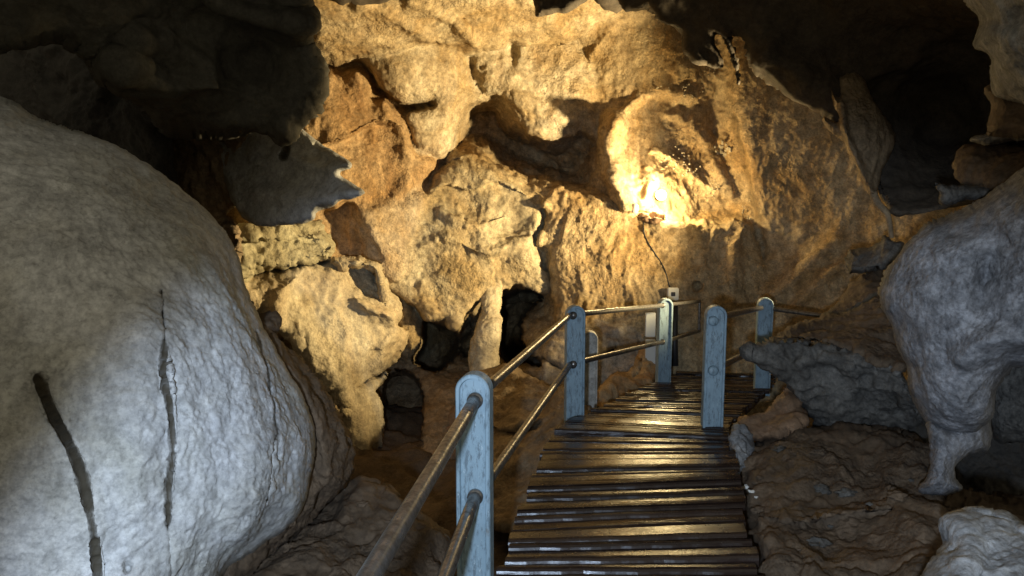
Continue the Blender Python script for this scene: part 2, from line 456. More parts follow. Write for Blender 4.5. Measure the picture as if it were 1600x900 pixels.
def mat_wood():
    m, nt, b = nodes('wet_dark_timber'); L = nt.links.new
    tc = NN(nt, 'ShaderNodeNewGeometry').outputs['Position']
    mp = NN(nt, 'ShaderNodeMapping'); mp.inputs['Rotation'].default_value = (0, 0, R(12)); mp.inputs['Scale'].default_value = (1.2, 16, 16); L(tc, mp.inputs[0])
    n1 = NN(nt, 'ShaderNodeTexNoise', Scale=2.4, Detail=8, Roughness=.65, Distortion=.4); L(mp.outputs[0], n1.inputs[0])
    n2 = NN(nt, 'ShaderNodeTexNoise', Scale=5, Detail=8, Roughness=.7); L(tc, n2.inputs[0])
    n3 = NN(nt, 'ShaderNodeTexNoise', Scale=70, Detail=5, Roughness=.7); L(tc, n3.inputs[0])
    at = NN(nt, 'ShaderNodeAttribute', attribute_name='stain')
    c = mix(nt, n1.outputs[0], (.019, .011, .009), (.008, .0055, .005))
    c = mix(nt, at.outputs['Fac'], c, (.026, .016, .012))
    c = mix(nt, ramp(nt, n3.outputs[0], .66, .74), c, (.15, .12, .09))
    L(c, b.inputs['Base Color'])
    L(ramp(nt, n2.outputs[0], .35, .7, (.12,) * 3 + (1,), (.42,) * 3 + (1,)), b.inputs['Roughness'])
    b.inputs['Specular IOR Level'].default_value = .42
    b1 = NN(nt, 'ShaderNodeBump', Strength=.35, Distance=.006); L(n1.outputs[0], b1.inputs['Height'])
    b2 = NN(nt, 'ShaderNodeBump', Strength=.3, Distance=.003); L(n3.outputs[0], b2.inputs['Height']); L(b1.outputs[0], b2.inputs['Normal'])
    L(b2.outputs[0], b.inputs['Normal'])
    return m
M['post'] = mat_post(); M['rail'] = mat_rail(); M['wood'] = mat_wood()
M['beam'] = plain('dark_timber_beam', (.025, .018, .012), .6)
M['box'] = plain('cream_plastic', (.62, .58, .48), .45)
M['white_panel'] = plain('white_enamel_panel', (.55, .55, .50), .5)
M['concrete'] = rock('pale_concrete', (.45, .43, .38), (.38, .36, .31), (.25, .22, .17), .3, bump=.3)
M['black_plastic'] = plain('black_plastic', (.02, .02, .02), .5)
M['glass'] = plain('smoked_glass', (.05, .05, .055), .15)
M['white_stone'] = plain('white_pebble_stone', (.6, .57, .5), .6)
mE, ntE, bE = nodes('lamp_light'); bE.inputs['Base Color'].default_value = (1, .9, .7, 1)
bE.inputs['Emission Color'].default_value = (*LAMP_COL, 1)
M['lamp'] = mE

# relief recipes
ROUGH = [('fbm', .8, .10), ('ridge', 2.2, .055), ('fbm', 5, .022), ('billow', 13, .016), ('fbm', 30, .005)]
FLUTE = [('fbm', .8, .08), ('ridge', 3.4, .05, (1, 1, .22)), ('fbm', 9, .020, (1, 1, .5)), ('billow', 19, .010), ('fbm', 34, .004)]
SMOOTH = [('fbm', .9, .08), ('fbm', 2.6, .03), ('fbm', 8, .010), ('billow', 22, .005)]
FACET = [('fbm', .9, .07), ('facet', 2.2, .07), ('ridge', 5, .03), ('fbm', 12, .012), ('billow', 26, .006)]
SCALLOP = [('fbm', .9, .10), ('scallop', 3.2, .085), ('fbm', 8, .022), ('billow', 22, .007)]
POP = [('fbm', 1.2, .08), ('ridge', 3, .05), ('cell', 13, .045), ('cell', 27, .018), ('fbm', 34, .006)]
NEAR = [('fbm', 1.2, .035), ('fbm', 4, .012), ('fbm', 16, .006), ('billow', 34, .0045), ('fbm', 60, .003)]

# ================================================================== CAVE WALL (structure)
wall = tag(root('cave_wall', (1.2, 9.6, 0.0)), 'golden floodlit limestone wall at the back of the cave', 'cave wall', kind='structure')
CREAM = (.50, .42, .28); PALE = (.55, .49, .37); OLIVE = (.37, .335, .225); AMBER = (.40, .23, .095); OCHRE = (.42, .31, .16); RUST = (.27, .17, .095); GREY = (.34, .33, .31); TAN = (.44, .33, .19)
NICHE = [(948, 250), (958, 200), (985, 163), (1020, 143), (1078, 150), (1120, 135), (1146, 180), (1160, 250), (1176, 325), (1130, 342), (1060, 345), (1005, 340), (972, 315)]
N_BASE = [('fbm', .8, .07), ('ridge', 2.4, .04), ('ridge', 7, .022), ('billow', 13, .016), ('fbm', 30, .008)]
N_PIT = [('fbm', .9, .07), ('scallop', 3.5, .035), ('ridge', 4.2, .026, (.5, 1, 1.4)), ('billow', 15, .012), ('fbm', 30, .006)]
N_COL = [('fbm', 1.0, .06), ('ridge', 3.2, .045, (1, 1, .25)), ('ridge', 9, .014, (1, 1, .3)), ('billow', 17, .014), ('fbm', 30, .006)]
N_SOFT = [('fbm', 1.2, .05), ('fbm', 3.2, .025), ('ridge', 5, .010), ('billow', 17, .006), ('fbm', 36, .004)]
N_BROKEN = [('fbm', .9, .06), ('facet', 2.0, .10), ('facet', 4.3, .045), ('ridge', 4.5, .03), ('fbm', 12, .016), ('billow', 26, .007)]
N_CURT = [('fbm', .9, .06), ('ridge', 2.8, .08, (1, 1, .25)), ('ridge', 8, .018, (1, 1, .35)), ('cell', 8, .026), ('billow', 14, .018), ('fbm', 30, .008)]
# ceiling band, pitted, over the pale bulges
lobe([(300, -500), (440, -60), (484, 40), (501, 89), (562, 86), (604, 93), (641, 77), (683, 70), (725, 77), (739, 83), (777, 75), (800, 60), (828, 70), (884, 68), (925, 48), (965, 8), (1010, -60), (1200, -500)],
     [(480, 60, 8.2), (600, 80, 8.75), (740, 75, 9.1), (900, 60, 9.5), (480, -100, 6.6), (700, -100, 6.9), (950, -100, 7.4), (700, 0, 8.2), (900, 0, 8.8), (500, 0, 7.6), (750, -450, 5)],
     .16, 22, CREAM, N_PIT, [('ridge', [(560, 10), (610, 25), (650, 50), (690, 75)], 9, .10), ('ridge', [(640, 5), (700, 25), (735, 60), (750, 80)], 8, .12), ('ridge', [(820, 5), (860, 30), (885, 66)], 12, .12),
      ('ridge', [(490, 55), (560, 60), (620, 75)], 10, .08), ('bump', 720, 25, 40, 14, -.12)], edge=(6, 30), k=.06, cliff=2.5)
# brown columns of flowstone at left
lobe([(425, 230), (470, 196), (490, 150), (511, 112), (534, 124), (556, 108), (580, 120), (585, 149), (605, 154), (630, 173), (643, 200), (648, 224), (686, 247), (676, 280), (655, 327), (623, 395), (597, 440), (540, 480), (400, 480), (380, 330)],
     [(480, 200, 8.5), (560, 170, 8.9), (640, 240, 9.3), (560, 330, 8.9), (620, 400, 9.2), (430, 400, 8.3), (670, 260, 9.5)],
     .22, 30, AMBER, N_COL, [('ridge', [(600, 165), (632, 205), (640, 240), (676, 262)], 15, .12), ('lip', [(490, 230), (540, 215), (590, 190), (640, 200)], 45, .14),
      ('carve', [(492, 322), (520, 325), (548, 318), (560, 345), (582, 392), (590, 415), (530, 400), (505, 365)], 12, .35), ('ridge', [(640, 280), (600, 330), (570, 335)], 12, .08)], edge=(4, 22), k=.08, cliff=1.8)
lobe([(566, 333), (610, 318), (668, 296), (690, 330), (670, 400), (640, 440), (598, 432), (588, 395)], [(570, 340, 8.85), (660, 320, 9.3), (600, 420, 8.9)],
     .12, 18, PALE, [('fbm', 1.4, .05), ('cell', 9, .03), ('billow', 16, .012)], edge=(4, 18), k=.1, cliff=1.4)
# pale bulges under the ceiling band
lobe([(560, 70), (604, 60), (641, 45), (683, 40), (735, 40), (742, 118), (767, 145), (792, 158), (735, 163), (716, 200), (694, 246), (672, 243), (655, 240), (641, 205), (634, 180), (675, 163), (627, 161), (604, 142), (580, 114)],
     [(570, 95, 8.85), (650, 120, 9.0), (740, 130, 9.5), (690, 230, 9.45), (690, 80, 9.2)], .22, 40, PALE, N_SOFT,
     [('bump', 675, 215, 25, 12, -.06)], edge=(2.0, 20), k=.05, cliff=9)
lobe([(732, 50), (800, 30), (828, 40), (905, 40), (930, 110), (940, 160), (945, 235), (925, 215), (905, 206), (898, 217), (856, 222), (823, 202), (800, 180), (785, 157), (753, 142), (737, 112)],
     [(745, 90, 9.4), (830, 100, 9.6), (900, 120, 9.66), (800, 160, 9.55), (900, 200, 9.7)], .25, 40, PALE, [('fbm', 1.2, .07), ('ridge', 4, .04), ('billow', 12, .018), ('fbm', 30, .006)],
     [('carve', [(790, 75), (806, 66), (810, 84), (802, 104), (794, 98)], 9, .08), ('ridge', [(800, 150), (840, 170), (890, 190)], 14, .06)], edge=(3, 20), k=.05, cliff=7)
# broken lump hanging in the middle, olive
lobe([(675, 280), (697, 262), (735, 254), (767, 264), (800, 284), (838, 305), (846, 340), (836, 373), (852, 420), (862, 448), (838, 462), (812, 446), (790, 457), (765, 460), (745, 470), (730, 490), (711, 512), (698, 498), (672, 498), (650, 480), (612, 455), (600, 425), (625, 385), (655, 330)],
     [(690, 260, 9.5), (610, 430, 9.15), (720, 500, 9.2), (720, 380, 9.25), (840, 320, 9.55), (800, 440, 9.42)], .09, 16, OLIVE, N_BROKEN,
     [('lip', [(660, 298), (700, 288), (735, 300), (770, 282), (830, 305)], 22, .05), ('ridge', [(690, 330), (730, 350), (790, 340)], 9, .07), ('ridge', [(650, 390), (700, 370), (760, 395), (830, 370)], 8, .07),
      ('bump', 725, 320, 34, 18, -.12), ('bump', 800, 350, 26, 25, -.14), ('bump', 670, 420, 30, 14, -.06), ('bump', 820, 400, 20, 16, .08)], edge=(3, 18), k=.05, cliff=8)
lobe([(612, 450), (640, 470), (660, 505), (666, 530), (655, 548), (640, 552), (628, 530), (618, 500)], [(620, 470, 9.2), (660, 540, 9.4), (640, 500, 9.3)], .2, 22, OLIVE, N_SOFT, edge=(2, 14), k=.05)
# ledge and flowstone curtain under the niche
lobe([(690, 250), (735, 238), (775, 258), (830, 284), (905, 304), (955, 310), (985, 326), (1010, 341), (1090, 348), (1172, 344), (1192, 400), (1230, 470), (1270, 520), (1270, 680), (860, 680), (865, 560), (866, 470), (856, 420), (840, 380), (846, 330), (800, 292), (740, 268)],
     [(700, 250, 9.7), (780, 264, 9.65), (850, 300, 9.55), (900, 316, 9.47), (985, 336, 9.40), (1100, 350, 9.40), (1180, 350, 9.42), (868, 430, 9.42), (900, 430, 9.3), (1000, 430, 9.2), (1100, 430, 9.18), (1200, 470, 9.15), (900, 600, 9.1), (1050, 600, 9.0), (1230, 600, 8.9)],
     .16, 18, OCHRE, N_CURT,
     [('ridge', [(1165, 348), (1150, 390), (1145, 440)], 12, .10), ('ridge', [(1200, 470), (1240, 430), (1290, 400)], 14, .1),
      ('bump', 1090, 447, 5, 4, -.12), ('ridge', [(850, 320), (838, 350), (842, 378)], 9, .12), ('bump', 850, 405, 12, 26, -.10)], edge=(4, 24), k=.06, cliff=5)
# bulge upper left of the niche
lobe([(913, 66), (940, 46), (993, 28), (1041, 38), (1070, 70), (1090, 108), (1062, 132), (1020, 137), (977, 152), (940, 200), (919, 192), (906, 155), (914, 107)],
     [(920, 100, 9.75), (1000, 80, 9.62), (1070, 100, 9.6), (930, 190, 9.85)], .12, 30, OCHRE, N_COL, [('ridge', [(945, 55), (918, 95), (912, 120)], 8, .1)], edge=(4, 18), k=.1, cliff=1.4)
# smooth yellow wall right of the niche
lobe([(1120, 0), (1160, 20), (1240, 80), (1330, 120), (1440, 220), (1460, 420), (1440, 580), (1200, 620), (1180, 480), (1192, 400), (1180, 350), (1172, 300), (1160, 240), (1149, 185), (1142, 120)],
     [(1155, 130, 9.6), (1185, 340, 9.40), (1240, 250, 9.4), (1320, 320, 9.1), (1380, 420, 8.7), (1240, 450, 9.1), (1220, 560, 8.9), (1400, 540, 8.4)],
     .2, 24, TAN, [('fbm', .9, .09), ('ridge', 2.6, .045, (1, 1, .2)), ('fbm', 7, .018), ('billow', 18, .010), ('fbm', 34, .005)],
     [('ridge', [(1195, 470), (1235, 440), (1275, 400), (1300, 380)], 16, .16), ('ridge', [(1240, 480), (1290, 430), (1330, 400)], 14, .12)], edge=(3, 22), k=.12, cliff=1.2)
# lower rocks in the dark recesses
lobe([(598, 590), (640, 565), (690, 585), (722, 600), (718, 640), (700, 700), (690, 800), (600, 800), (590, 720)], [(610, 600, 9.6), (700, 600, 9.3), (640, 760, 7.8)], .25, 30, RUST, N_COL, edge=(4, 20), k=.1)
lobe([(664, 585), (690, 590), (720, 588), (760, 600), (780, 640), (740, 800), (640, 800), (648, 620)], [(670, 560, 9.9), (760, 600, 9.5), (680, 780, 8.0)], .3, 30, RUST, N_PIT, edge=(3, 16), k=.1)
lobe([(838, 590), (850, 540), (885, 505), (940, 500), (1000, 520), (1010, 600), (960, 640), (880, 640), (830, 600)], [(820, 560, 8.9), (900, 530, 9.0), (1000, 560, 8.9)], .2, 22, GREY, N_BROKEN, [('crack', [(850, 560), (890, 580), (930, 560), (960, 545)], 4, .1)], edge=(4, 16), k=.05)
xs = np.unique(np.concatenate([np.arange(-900, -20, 40), np.arange(-20, 240, 8), np.arange(240, 1440, 2.1), np.arange(1440, 1640, 8), np.arange(1640, 2700, 40)]))
ys = np.unique(np.concatenate([np.arange(-900, -40, 40), np.arange(-40, -4, 6), np.arange(-4, 690, 2.1), np.arange(690, 1000, 12)]))
lobed_sheet('rock_face', xs, ys, [
    (-900, -900, 5.0), (-900, 200, 5), (-900, 900, 5), (2600, -900, 5), (2600, 200, 5), (2600, 900, 5), (800, -900, 5.0), (300, -500, 6.5), (1300, -500, 6.5),
    (0, 0, 7.5), (0, 450, 7.5), (0, 900, 7.5), (300, 0, 8.2), (300, 300, 8.6), (300, 600, 8.8),
    (480, 0, 8.6), (520, 160, 9.3), (520, 300, 9.2), (520, 420, 9.2), (700, 0, 8.8), (700, 160, 10.4), (740, 205, 11.0), (700, 300, 10.5),
    (780, 190, 11.0), (820, 170, 10.9), (820, 260, 11.1), (905, 250, 10.9), (948, 215, 9.75), (948, 275, 9.75), (900, 0, 9.2), (960, 90, 9.7), (1060, 90, 9.8), (1060, 250, 9.82), (1140, 250, 9.85),
    (1000, 420, 9.8), (1100, 450, 9.7), (1230, 250, 9.8), (1300, 350, 9.6), (1400, 200, 9.4), (1400, 420, 9.0), (1600, 200, 8), (1600, 500, 7.5), (1600, 900, 7),
    (650, 480, 10.6), (620, 620, 10.2), (700, 650, 10.0), (680, 540, 11.2), (820, 500, 11.0), (780, 480, 10.9), (880, 560, 10.2), (950, 560, 9.6), (1050, 560, 9.5), (1150, 560, 9.4), (1300, 560, 8.8),
    (800, 900, 8.5), (1200, 900, 8.5)],
    TAN, M['wall'], N_BASE,
    [('carve', NICHE, 50, .22), ('ridge', [(978, 322), (958, 280), (948, 235), (956, 195)], 17, .5), ('ridge', [(962, 192), (990, 160), (1030, 142), (1085, 152)], 12, .16),
     ('ridge', [(1020, 235), (1050, 245), (1085, 275), (1120, 300)], 9, .10), ('ridge', [(1010, 250), (1016, 285), (1004, 315)], 8, .07), ('ridge', [(1060, 180), (1080, 215), (1076, 245)], 10, .07), ('bump', 1110, 235, 30, 40, -.10),
     ('ridge', [(1085, 190), (1110, 240), (1140, 300), (1178, 338)], 14, .16),
     ('crack', [(1148, 185), (1160, 240), (1172, 300), (1182, 345)], 5, .10)], wall)

mass('flowstone_mound', [(738, 600), (760, 575), (800, 570), (832, 590), (868, 606), (900, 612), (960, 690), (900, 780), (820, 830), (760, 820), (736, 720)],
     [(750, 600, 8.4), (830, 600, 8.2), (900, 640, 7.0), (760, 800, 5.8), (860, 760, 5.9)], .35, .7, 40, M['tan'], FLUTE, [('ridge', [(820, 620), (800, 660), (790, 700)], 14, .12), ('lip', [(740, 660), (800, 670), (860, 650)], 24, .12)], parent=wall, edge=(4, 18))
mass('warm_rock', [(930, 620), (950, 590), (985, 572), (1000, 545), (1018, 540), (1030, 580), (1020, 612), (985, 632), (940, 650)], [(940, 620, 7.7), (1010, 560, 8.6), (990, 620, 7.9)], .2, .4, 18, M['amber'], ROUGH, parent=wall, edge=(3, 12))

# cave ceiling at right, dark
ceil = tag(root('cave_ceiling', (2.5, 6.5, 4.0)), 'dark unlit rock ceiling sweeping down at the right', 'cave ceiling', kind='structure')
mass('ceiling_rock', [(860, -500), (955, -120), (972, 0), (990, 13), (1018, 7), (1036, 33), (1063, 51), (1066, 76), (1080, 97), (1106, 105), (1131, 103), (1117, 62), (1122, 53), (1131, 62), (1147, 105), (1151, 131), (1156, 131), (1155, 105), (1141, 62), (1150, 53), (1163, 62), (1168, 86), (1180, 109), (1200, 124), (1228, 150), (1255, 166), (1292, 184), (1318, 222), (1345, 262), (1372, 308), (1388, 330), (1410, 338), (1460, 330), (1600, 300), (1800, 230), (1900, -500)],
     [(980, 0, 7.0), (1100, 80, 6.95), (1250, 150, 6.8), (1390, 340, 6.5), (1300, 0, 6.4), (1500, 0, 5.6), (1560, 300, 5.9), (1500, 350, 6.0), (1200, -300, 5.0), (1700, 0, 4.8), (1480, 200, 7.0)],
     .12, .5, 12, M['ceiling_shade'], [('fbm', .7, .12), ('ridge', 1.8, .03), ('fbm', 5, .012), ('billow', 12, .005)],
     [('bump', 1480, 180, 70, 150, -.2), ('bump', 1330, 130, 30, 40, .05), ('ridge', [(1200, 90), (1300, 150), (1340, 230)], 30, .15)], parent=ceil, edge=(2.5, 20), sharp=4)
mass('ceiling_rock', [(300, -700), (400, -60), (470, -14), (520, 2), (600, 4), (640, -12), (760, -22), (900, -12), (1000, -30), (1100, -700)], [(450, -20, 7.0), (700, -20, 7.6), (980, -30, 7.6), (700, -400, 4.6), (400, -400, 4.2), (1050, -400, 4.8)],  # mostly out of view; dark mass added so wet planks mirror less light
     .2, .8, 20, M['ceiling_shade'], [('fbm', .7, .12), ('ridge', 1.8, .05), ('fbm', 5, .02)], parent=ceil, edge=(5, 20), step=4)
mass('hanging_knob', [(825, -60), (833, 5), (838, 27), (858, 24), (870, 20), (886, 20), (905, 8), (925, -10), (930, -60)], 7.0, .12, .4, 12, M['ceiling_shade'], NEAR, parent=ceil, edge=(2, 16))

# floor
def floor_sheet():
    xs = np.arange(-8, 8, .06); ys = np.arange(-2.5, 12.5, .06)
    X, Y = np.meshgrid(xs, ys)
    V = np.stack([X.ravel(), Y.ravel(), np.zeros(X.size)], 1)
    V[:, 2] = -.95 - .045 * np.clip(V[:, 1] - 3, 0, 9) + .18 * fbm(V * .8, 4) + .10 * ridged(V * 1.9, 4)
    h, w = X.shape; k = np.arange(h * w).reshape(h, w)
    Fq = np.stack([k[:-1, :-1].ravel(), k[:-1, 1:].ravel(), k[1:, 1:].ravel(), k[1:, :-1].ravel()], 1)
    o = link_mesh('cave_floor', V, Fq, M['earth'])
    tag(o, 'brown uneven rock floor below the walkway', 'cave floor', kind='structure')
floor_sheet()

# ================================================================== SEPARATE ROCKS
# lit wall spur at left of centre
spur = tag(root('rock_spur', P(500, 600, 7.8)), 'golden rough rock spur tapering to a hanging point, beside the white boulder', 'rock')
mass('rock_body', [(385, 428), (420, 420), (500, 408), (562, 402), (592, 420), (612, 455), (630, 482), (622, 508), (638, 520), (634, 548), (606, 576), (572, 598), (556, 612), (560, 640), (535, 640), (500, 604), (470, 564), (440, 524), (400, 500), (330, 520), (320, 430)],
     [(390, 440, 7.5), (500, 450, 7.95), (600, 440, 8.5), (622, 495, 8.45), (630, 540, 8.7), (500, 560, 7.9), (560, 620, 8.2), (570, 520, 8.25)], .35, .8, 36, M['cream'],
     [('fbm', 1.1, .07), ('ridge', 3, .045, (1, 1, .4)), ('cell', 10, .028), ('billow', 17, .018), ('fbm', 34, .006)],
     [('bump', 570, 430, 40, 26, -.10), ('ridge', [(560, 470), (600, 490), (624, 497)], 13, .14), ('ridge', [(470, 420), (440, 460), (430, 500)], 12, .1), ('ridge', [(596, 545), (614, 520), (622, 500)], 7, .06)], parent=spur, edge=(3, 16))
mass('rock_tip', [(528, 620), (556, 600), (590, 588), (606, 578), (600, 600), (588, 612), (597, 640), (596, 690), (584, 720), (578, 750), (556, 750), (546, 700), (536, 660)],
     [(540, 620, 8.1), (590, 640, 8.5), (570, 740, 8.3)], .22, .5, 22, M['cream'], FLUTE, parent=spur, edge=(3, 14))
mass('rock_lip', [(520, 402), (560, 400), (590, 412), (598, 436), (606, 470), (600, 486), (592, 462), (584, 428), (556, 420), (530, 424)], [(530, 410, 8.1), (600, 480, 8.35), (580, 420, 8.25)], .12, .3, 12, M['cream'], ROUGH, parent=spur, edge=(3, 12))

ledge = mass('rock_ledge', [(255, 228), (300, 225), (340, 245), (372, 312), (352, 332), (366, 352), (440, 348), (492, 346), (522, 376), (525, 398), (500, 412), (400, 424), (385, 445), (330, 430), (240, 300)],
     [(290, 240, 7.8), (350, 300, 7.4), (380, 380, 7.4), (510, 390, 8.0), (500, 350, 8.3), (300, 400, 7.6)], .3, .7, 26, M['olive'], POP, [('lip', [(370, 372), (430, 368), (515, 372)], 18, .1)], edge=(5, 16))
tag(ledge, 'knobbly popcorn-textured rock ledge under the dark pointed overhang', 'rock ledge')

# dark overhang top left
over = tag(root('overhanging_rock', P(300, 120, 4.6)), 'huge dark unlit overhanging rock filling the top left corner', 'rock overhang')
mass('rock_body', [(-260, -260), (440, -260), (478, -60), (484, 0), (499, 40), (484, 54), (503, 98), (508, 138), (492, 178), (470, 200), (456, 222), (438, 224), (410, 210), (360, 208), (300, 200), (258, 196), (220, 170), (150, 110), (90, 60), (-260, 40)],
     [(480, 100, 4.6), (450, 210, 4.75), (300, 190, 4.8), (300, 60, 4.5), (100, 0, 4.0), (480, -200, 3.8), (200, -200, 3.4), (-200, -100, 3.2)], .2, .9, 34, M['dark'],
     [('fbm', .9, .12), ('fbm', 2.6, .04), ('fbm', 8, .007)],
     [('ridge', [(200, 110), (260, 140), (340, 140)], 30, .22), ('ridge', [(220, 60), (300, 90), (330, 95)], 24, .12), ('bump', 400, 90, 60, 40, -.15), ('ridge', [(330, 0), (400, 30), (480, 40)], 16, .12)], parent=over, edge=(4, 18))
mass('rock_back', [(-300, -250), (200, -200), (300, 60), (275, 215), (240, 420), (-300, 420)], [(-200, 0, 6.8), (200, 150, 5.4), (0, 350, 6.0), (260, 350, 5.5)], .4, .6, 60, M['black'], ROUGH, parent=over)  # near-black backing; its colour stands in for the shaded gap
mass('rock_root', [(235, 165), (300, 160), (385, 172), (396, 250), (378, 312), (352, 334), (372, 350), (380, 380), (360, 420), (240, 420)], [(250, 220, 6.6), (300, 300, 6.45), (375, 300, 6.2), (365, 370, 6.4)], .15, .4, 20, M['tan'], POP, parent=over, edge=(4, 14))
nose = mass('pointed_overhang', [(340, 200), (440, 188), (468, 196), (500, 221), (543, 247), (549, 262), (532, 273), (569, 298), (560, 308), (533, 315), (520, 326), (496, 331), (488, 344), (450, 350), (402, 352), (372, 330), (345, 270)],
     [(400, 230, 6.0), (480, 230, 5.75), (545, 258, 5.5), (562, 302, 5.4), (400, 340, 5.95), (480, 320, 5.65)], .14, .6, 14, M['boulder'], [('fbm', 1.5, .04), ('fbm', 5, .014), ('fbm', 13, .005), ('billow', 28, .004)],
     [('crack', [(440, 205), (446, 230), (440, 245)], 5, .05), ('ridge', [(440, 240), (500, 262), (545, 262)], 12, .05), ('ridge', [(400, 300), (480, 310), (560, 302)], 14, .06)], edge=(1.3, 18))
tag(nose, 'slate grey double-pointed rock snout jutting out below the big dark overhang', 'rock overhang')

# the big pale boulder
boul = tag(root('boulder', P(230, 800, 2.6)), 'huge smooth white boulder with three dark vertical cracks filling the lower left', 'boulder')
mass('boulder_body', [(-420, 120), (-200, 130), (0, 152), (60, 186), (180, 226), (260, 276), (330, 332), (366, 388), (382, 440), (398, 480), (418, 520), (444, 566), (478, 625), (494, 682), (486, 735), (474, 790), (440, 830), (395, 862), (350, 900), (330, 980), (300, 1250), (-420, 1250)],
     [(0, 200, 3.1), (200, 300, 3.1), (350, 420, 3.2), (100, 550, 2.55), (280, 550, 2.75), (400, 620, 3.05), (100, 850, 2.45), (300, 850, 2.75), (450, 720, 3.1), (-300, 300, 2.6), (-300, 900, 2.2), (100, 1150, 2.4)],
     .5, 1.1, 120, M['boulder'], NEAR + [('ridge', 2.2, .014, (1, 1, .2)), ('cell', 22, .006), ('cell', 45, .004)],
     [('crack', [(58, 592), (78, 640), (105, 690), (128, 745), (142, 810), (150, 860), (157, 960)], 4.4, .022), ('crack', [(252, 455), (256, 520), (261, 580), (268, 640), (270, 710), (263, 790), (265, 960)], 2.6, .018),
      ('crack', [(400, 520), (412, 570), (420, 620), (428, 690), (430, 720)], 2.6, .010), ('crack', [(430, 720), (422, 680), (412, 770), (405, 810)], 1.8, .015),
      ('bump', 200, 886, 6, 8, -.03), ('ridge', [(330, 420), (375, 560), (390, 700), (370, 830)], 26, .04), ('ridge', [(225, 480), (230, 620), (215, 800)], 30, .025),
      ('bump', 75, 570, 60, 40, .04)], parent=boul, edge=(2.5, 40), step=2.0, power=2.2)
mass('boulder_flank', [(385, 485), (404, 492), (425, 488), (440, 500), (432, 530), (470, 560), (500, 600), (528, 640), (548, 690), (552, 735), (535, 770), (500, 800), (470, 830), (420, 870), (340, 920), (330, 700)],
     [(410, 500, 3.7), (530, 660, 4.0), (540, 750, 3.95), (420, 860, 3.5), (430, 650, 3.6)], .35, .6, 44, M['earth'], ROUGH[1:], [('ridge', [(430, 540), (490, 640), (515, 740)], 14, .1)], parent=boul, edge=(3, 22))

lowrock = mass('boulder', [(300, 1040), (345, 915), (395, 868), (440, 838), (500, 790), (545, 760), (575, 752), (602, 765), (640, 790), (676, 812), (700, 838), (706, 880), (700, 1040)],
     [(450, 840, 3.9), (560, 770, 4.3), (690, 840, 4.1), (500, 950, 3.2), (650, 950, 3.3)], .35, .8, 46, M['earth'], [('fbm', 1.2, .08), ('ridge', 3, .05), ('fbm', 9, .02), ('billow', 24, .006)], edge=(4, 24))
tag(lowrock, 'low brown dusty boulder between the white boulder and the near handrail', 'boulder')

# stalagmite column
colm = tag(root('stalagmite_column', P(765, 620, 9.0)), 'short lumpy stalagmite column standing between two dark cavities behind the near post', 'stalagmite')
def lathe(name, axis, radii, mat, parent, noise, seg=60, ring=110):
    axis = np.array(axis, float); t = np.linspace(0, 1, ring); tk = np.linspace(0, 1, len(radii))
    cx = np.stack([np.interp(t, tk, axis[:, k]) for k in range(3)], 1); rr = np.interp(t, tk, radii)
    a = np.linspace(0, 2 * np.pi, seg, endpoint=False)
    V = (cx[:, None] + np.stack([np.cos(a)[None] * rr[:, None], np.sin(a)[None] * rr[:, None], np.zeros((ring, seg))], -1)).reshape(-1, 3)
    k = np.arange(ring * seg).reshape(ring, seg); kn = np.roll(k, -1, 1)
    Fq = np.stack([k[:-1].ravel(), kn[:-1].ravel(), kn[1:].ravel(), k[1:].ravel()], 1)
    N = vnormals(V, Fq); V = V + N * noise_sum(V, noise)[:, None]
    return link_mesh(name, V, Fq, mat, parent, attr=np.zeros(len(V)))
def pts(lst): return [P(x, y, d) for x, y, d in lst]
lathe('column_shaft', pts([(762, 610, 9.25), (762, 590, 9.25), (756, 560, 9.25), (757, 540, 9.25), (761, 520, 9.28), (766, 500, 9.3), (766, 488, 9.32), (766, 475, 9.36), (765, 455, 9.45), (765, 430, 9.6)]),
      [.28, .22, .19, .18, .19, .17, .12, .14, .14, .16], M['cream'], colm, [('fbm', 2.5, .04), ('ridge', 5, .014), ('billow', 14, .012), ('fbm', 30, .004)])
lathe('column_foot', pts([(770, 700, 8.6), (768, 660, 8.75), (766, 625, 8.9), (764, 600, 8.95), (762, 585, 9.0)]), [.62, .46, .34, .25, .16], M['rust'], colm, [('fbm', 2.0, .08), ('ridge', 4, .06, (1, 1, .3)), ('billow', 13, .02), ('fbm', 30, .006)])

# stalactite drapery under the dark ceiling
drap = tag(root('stalactite', P(1350, 215, 7.1)), 'folded grey stalactite curtain with a thin root-like strand hanging from the dark ceiling', 'stalactite')
mass('curtain', [(1312, 120), (1342, 112), (1363, 155), (1390, 195), (1399, 215), (1388, 245), (1378, 268), (1370, 302), (1364, 307), (1352, 298), (1336, 258), (1322, 226), (1304, 212), (1289, 198), (1286, 181), (1310, 189), (1296, 150), (1298, 132), (1312, 150)],
     [(1300, 150, 6.6), (1390, 210, 6.55), (1365, 300, 6.6), (1340, 200, 6.45)], .16, .3, 20, M['tan'], [('fbm', 3, .03), ('ridge', 5, .02, (1, 1, .3)), ('billow', 20, .008), ('fbm', 34, .004)],
     [('ridge', [(1314, 150), (1324, 210), (1345, 260), (1362, 300)], 5, .09), ('ridge', [(1300, 140), (1314, 190), (1330, 235), (1350, 285)], 5, .07)], parent=drap, edge=(1.5, 12), step=1.5)

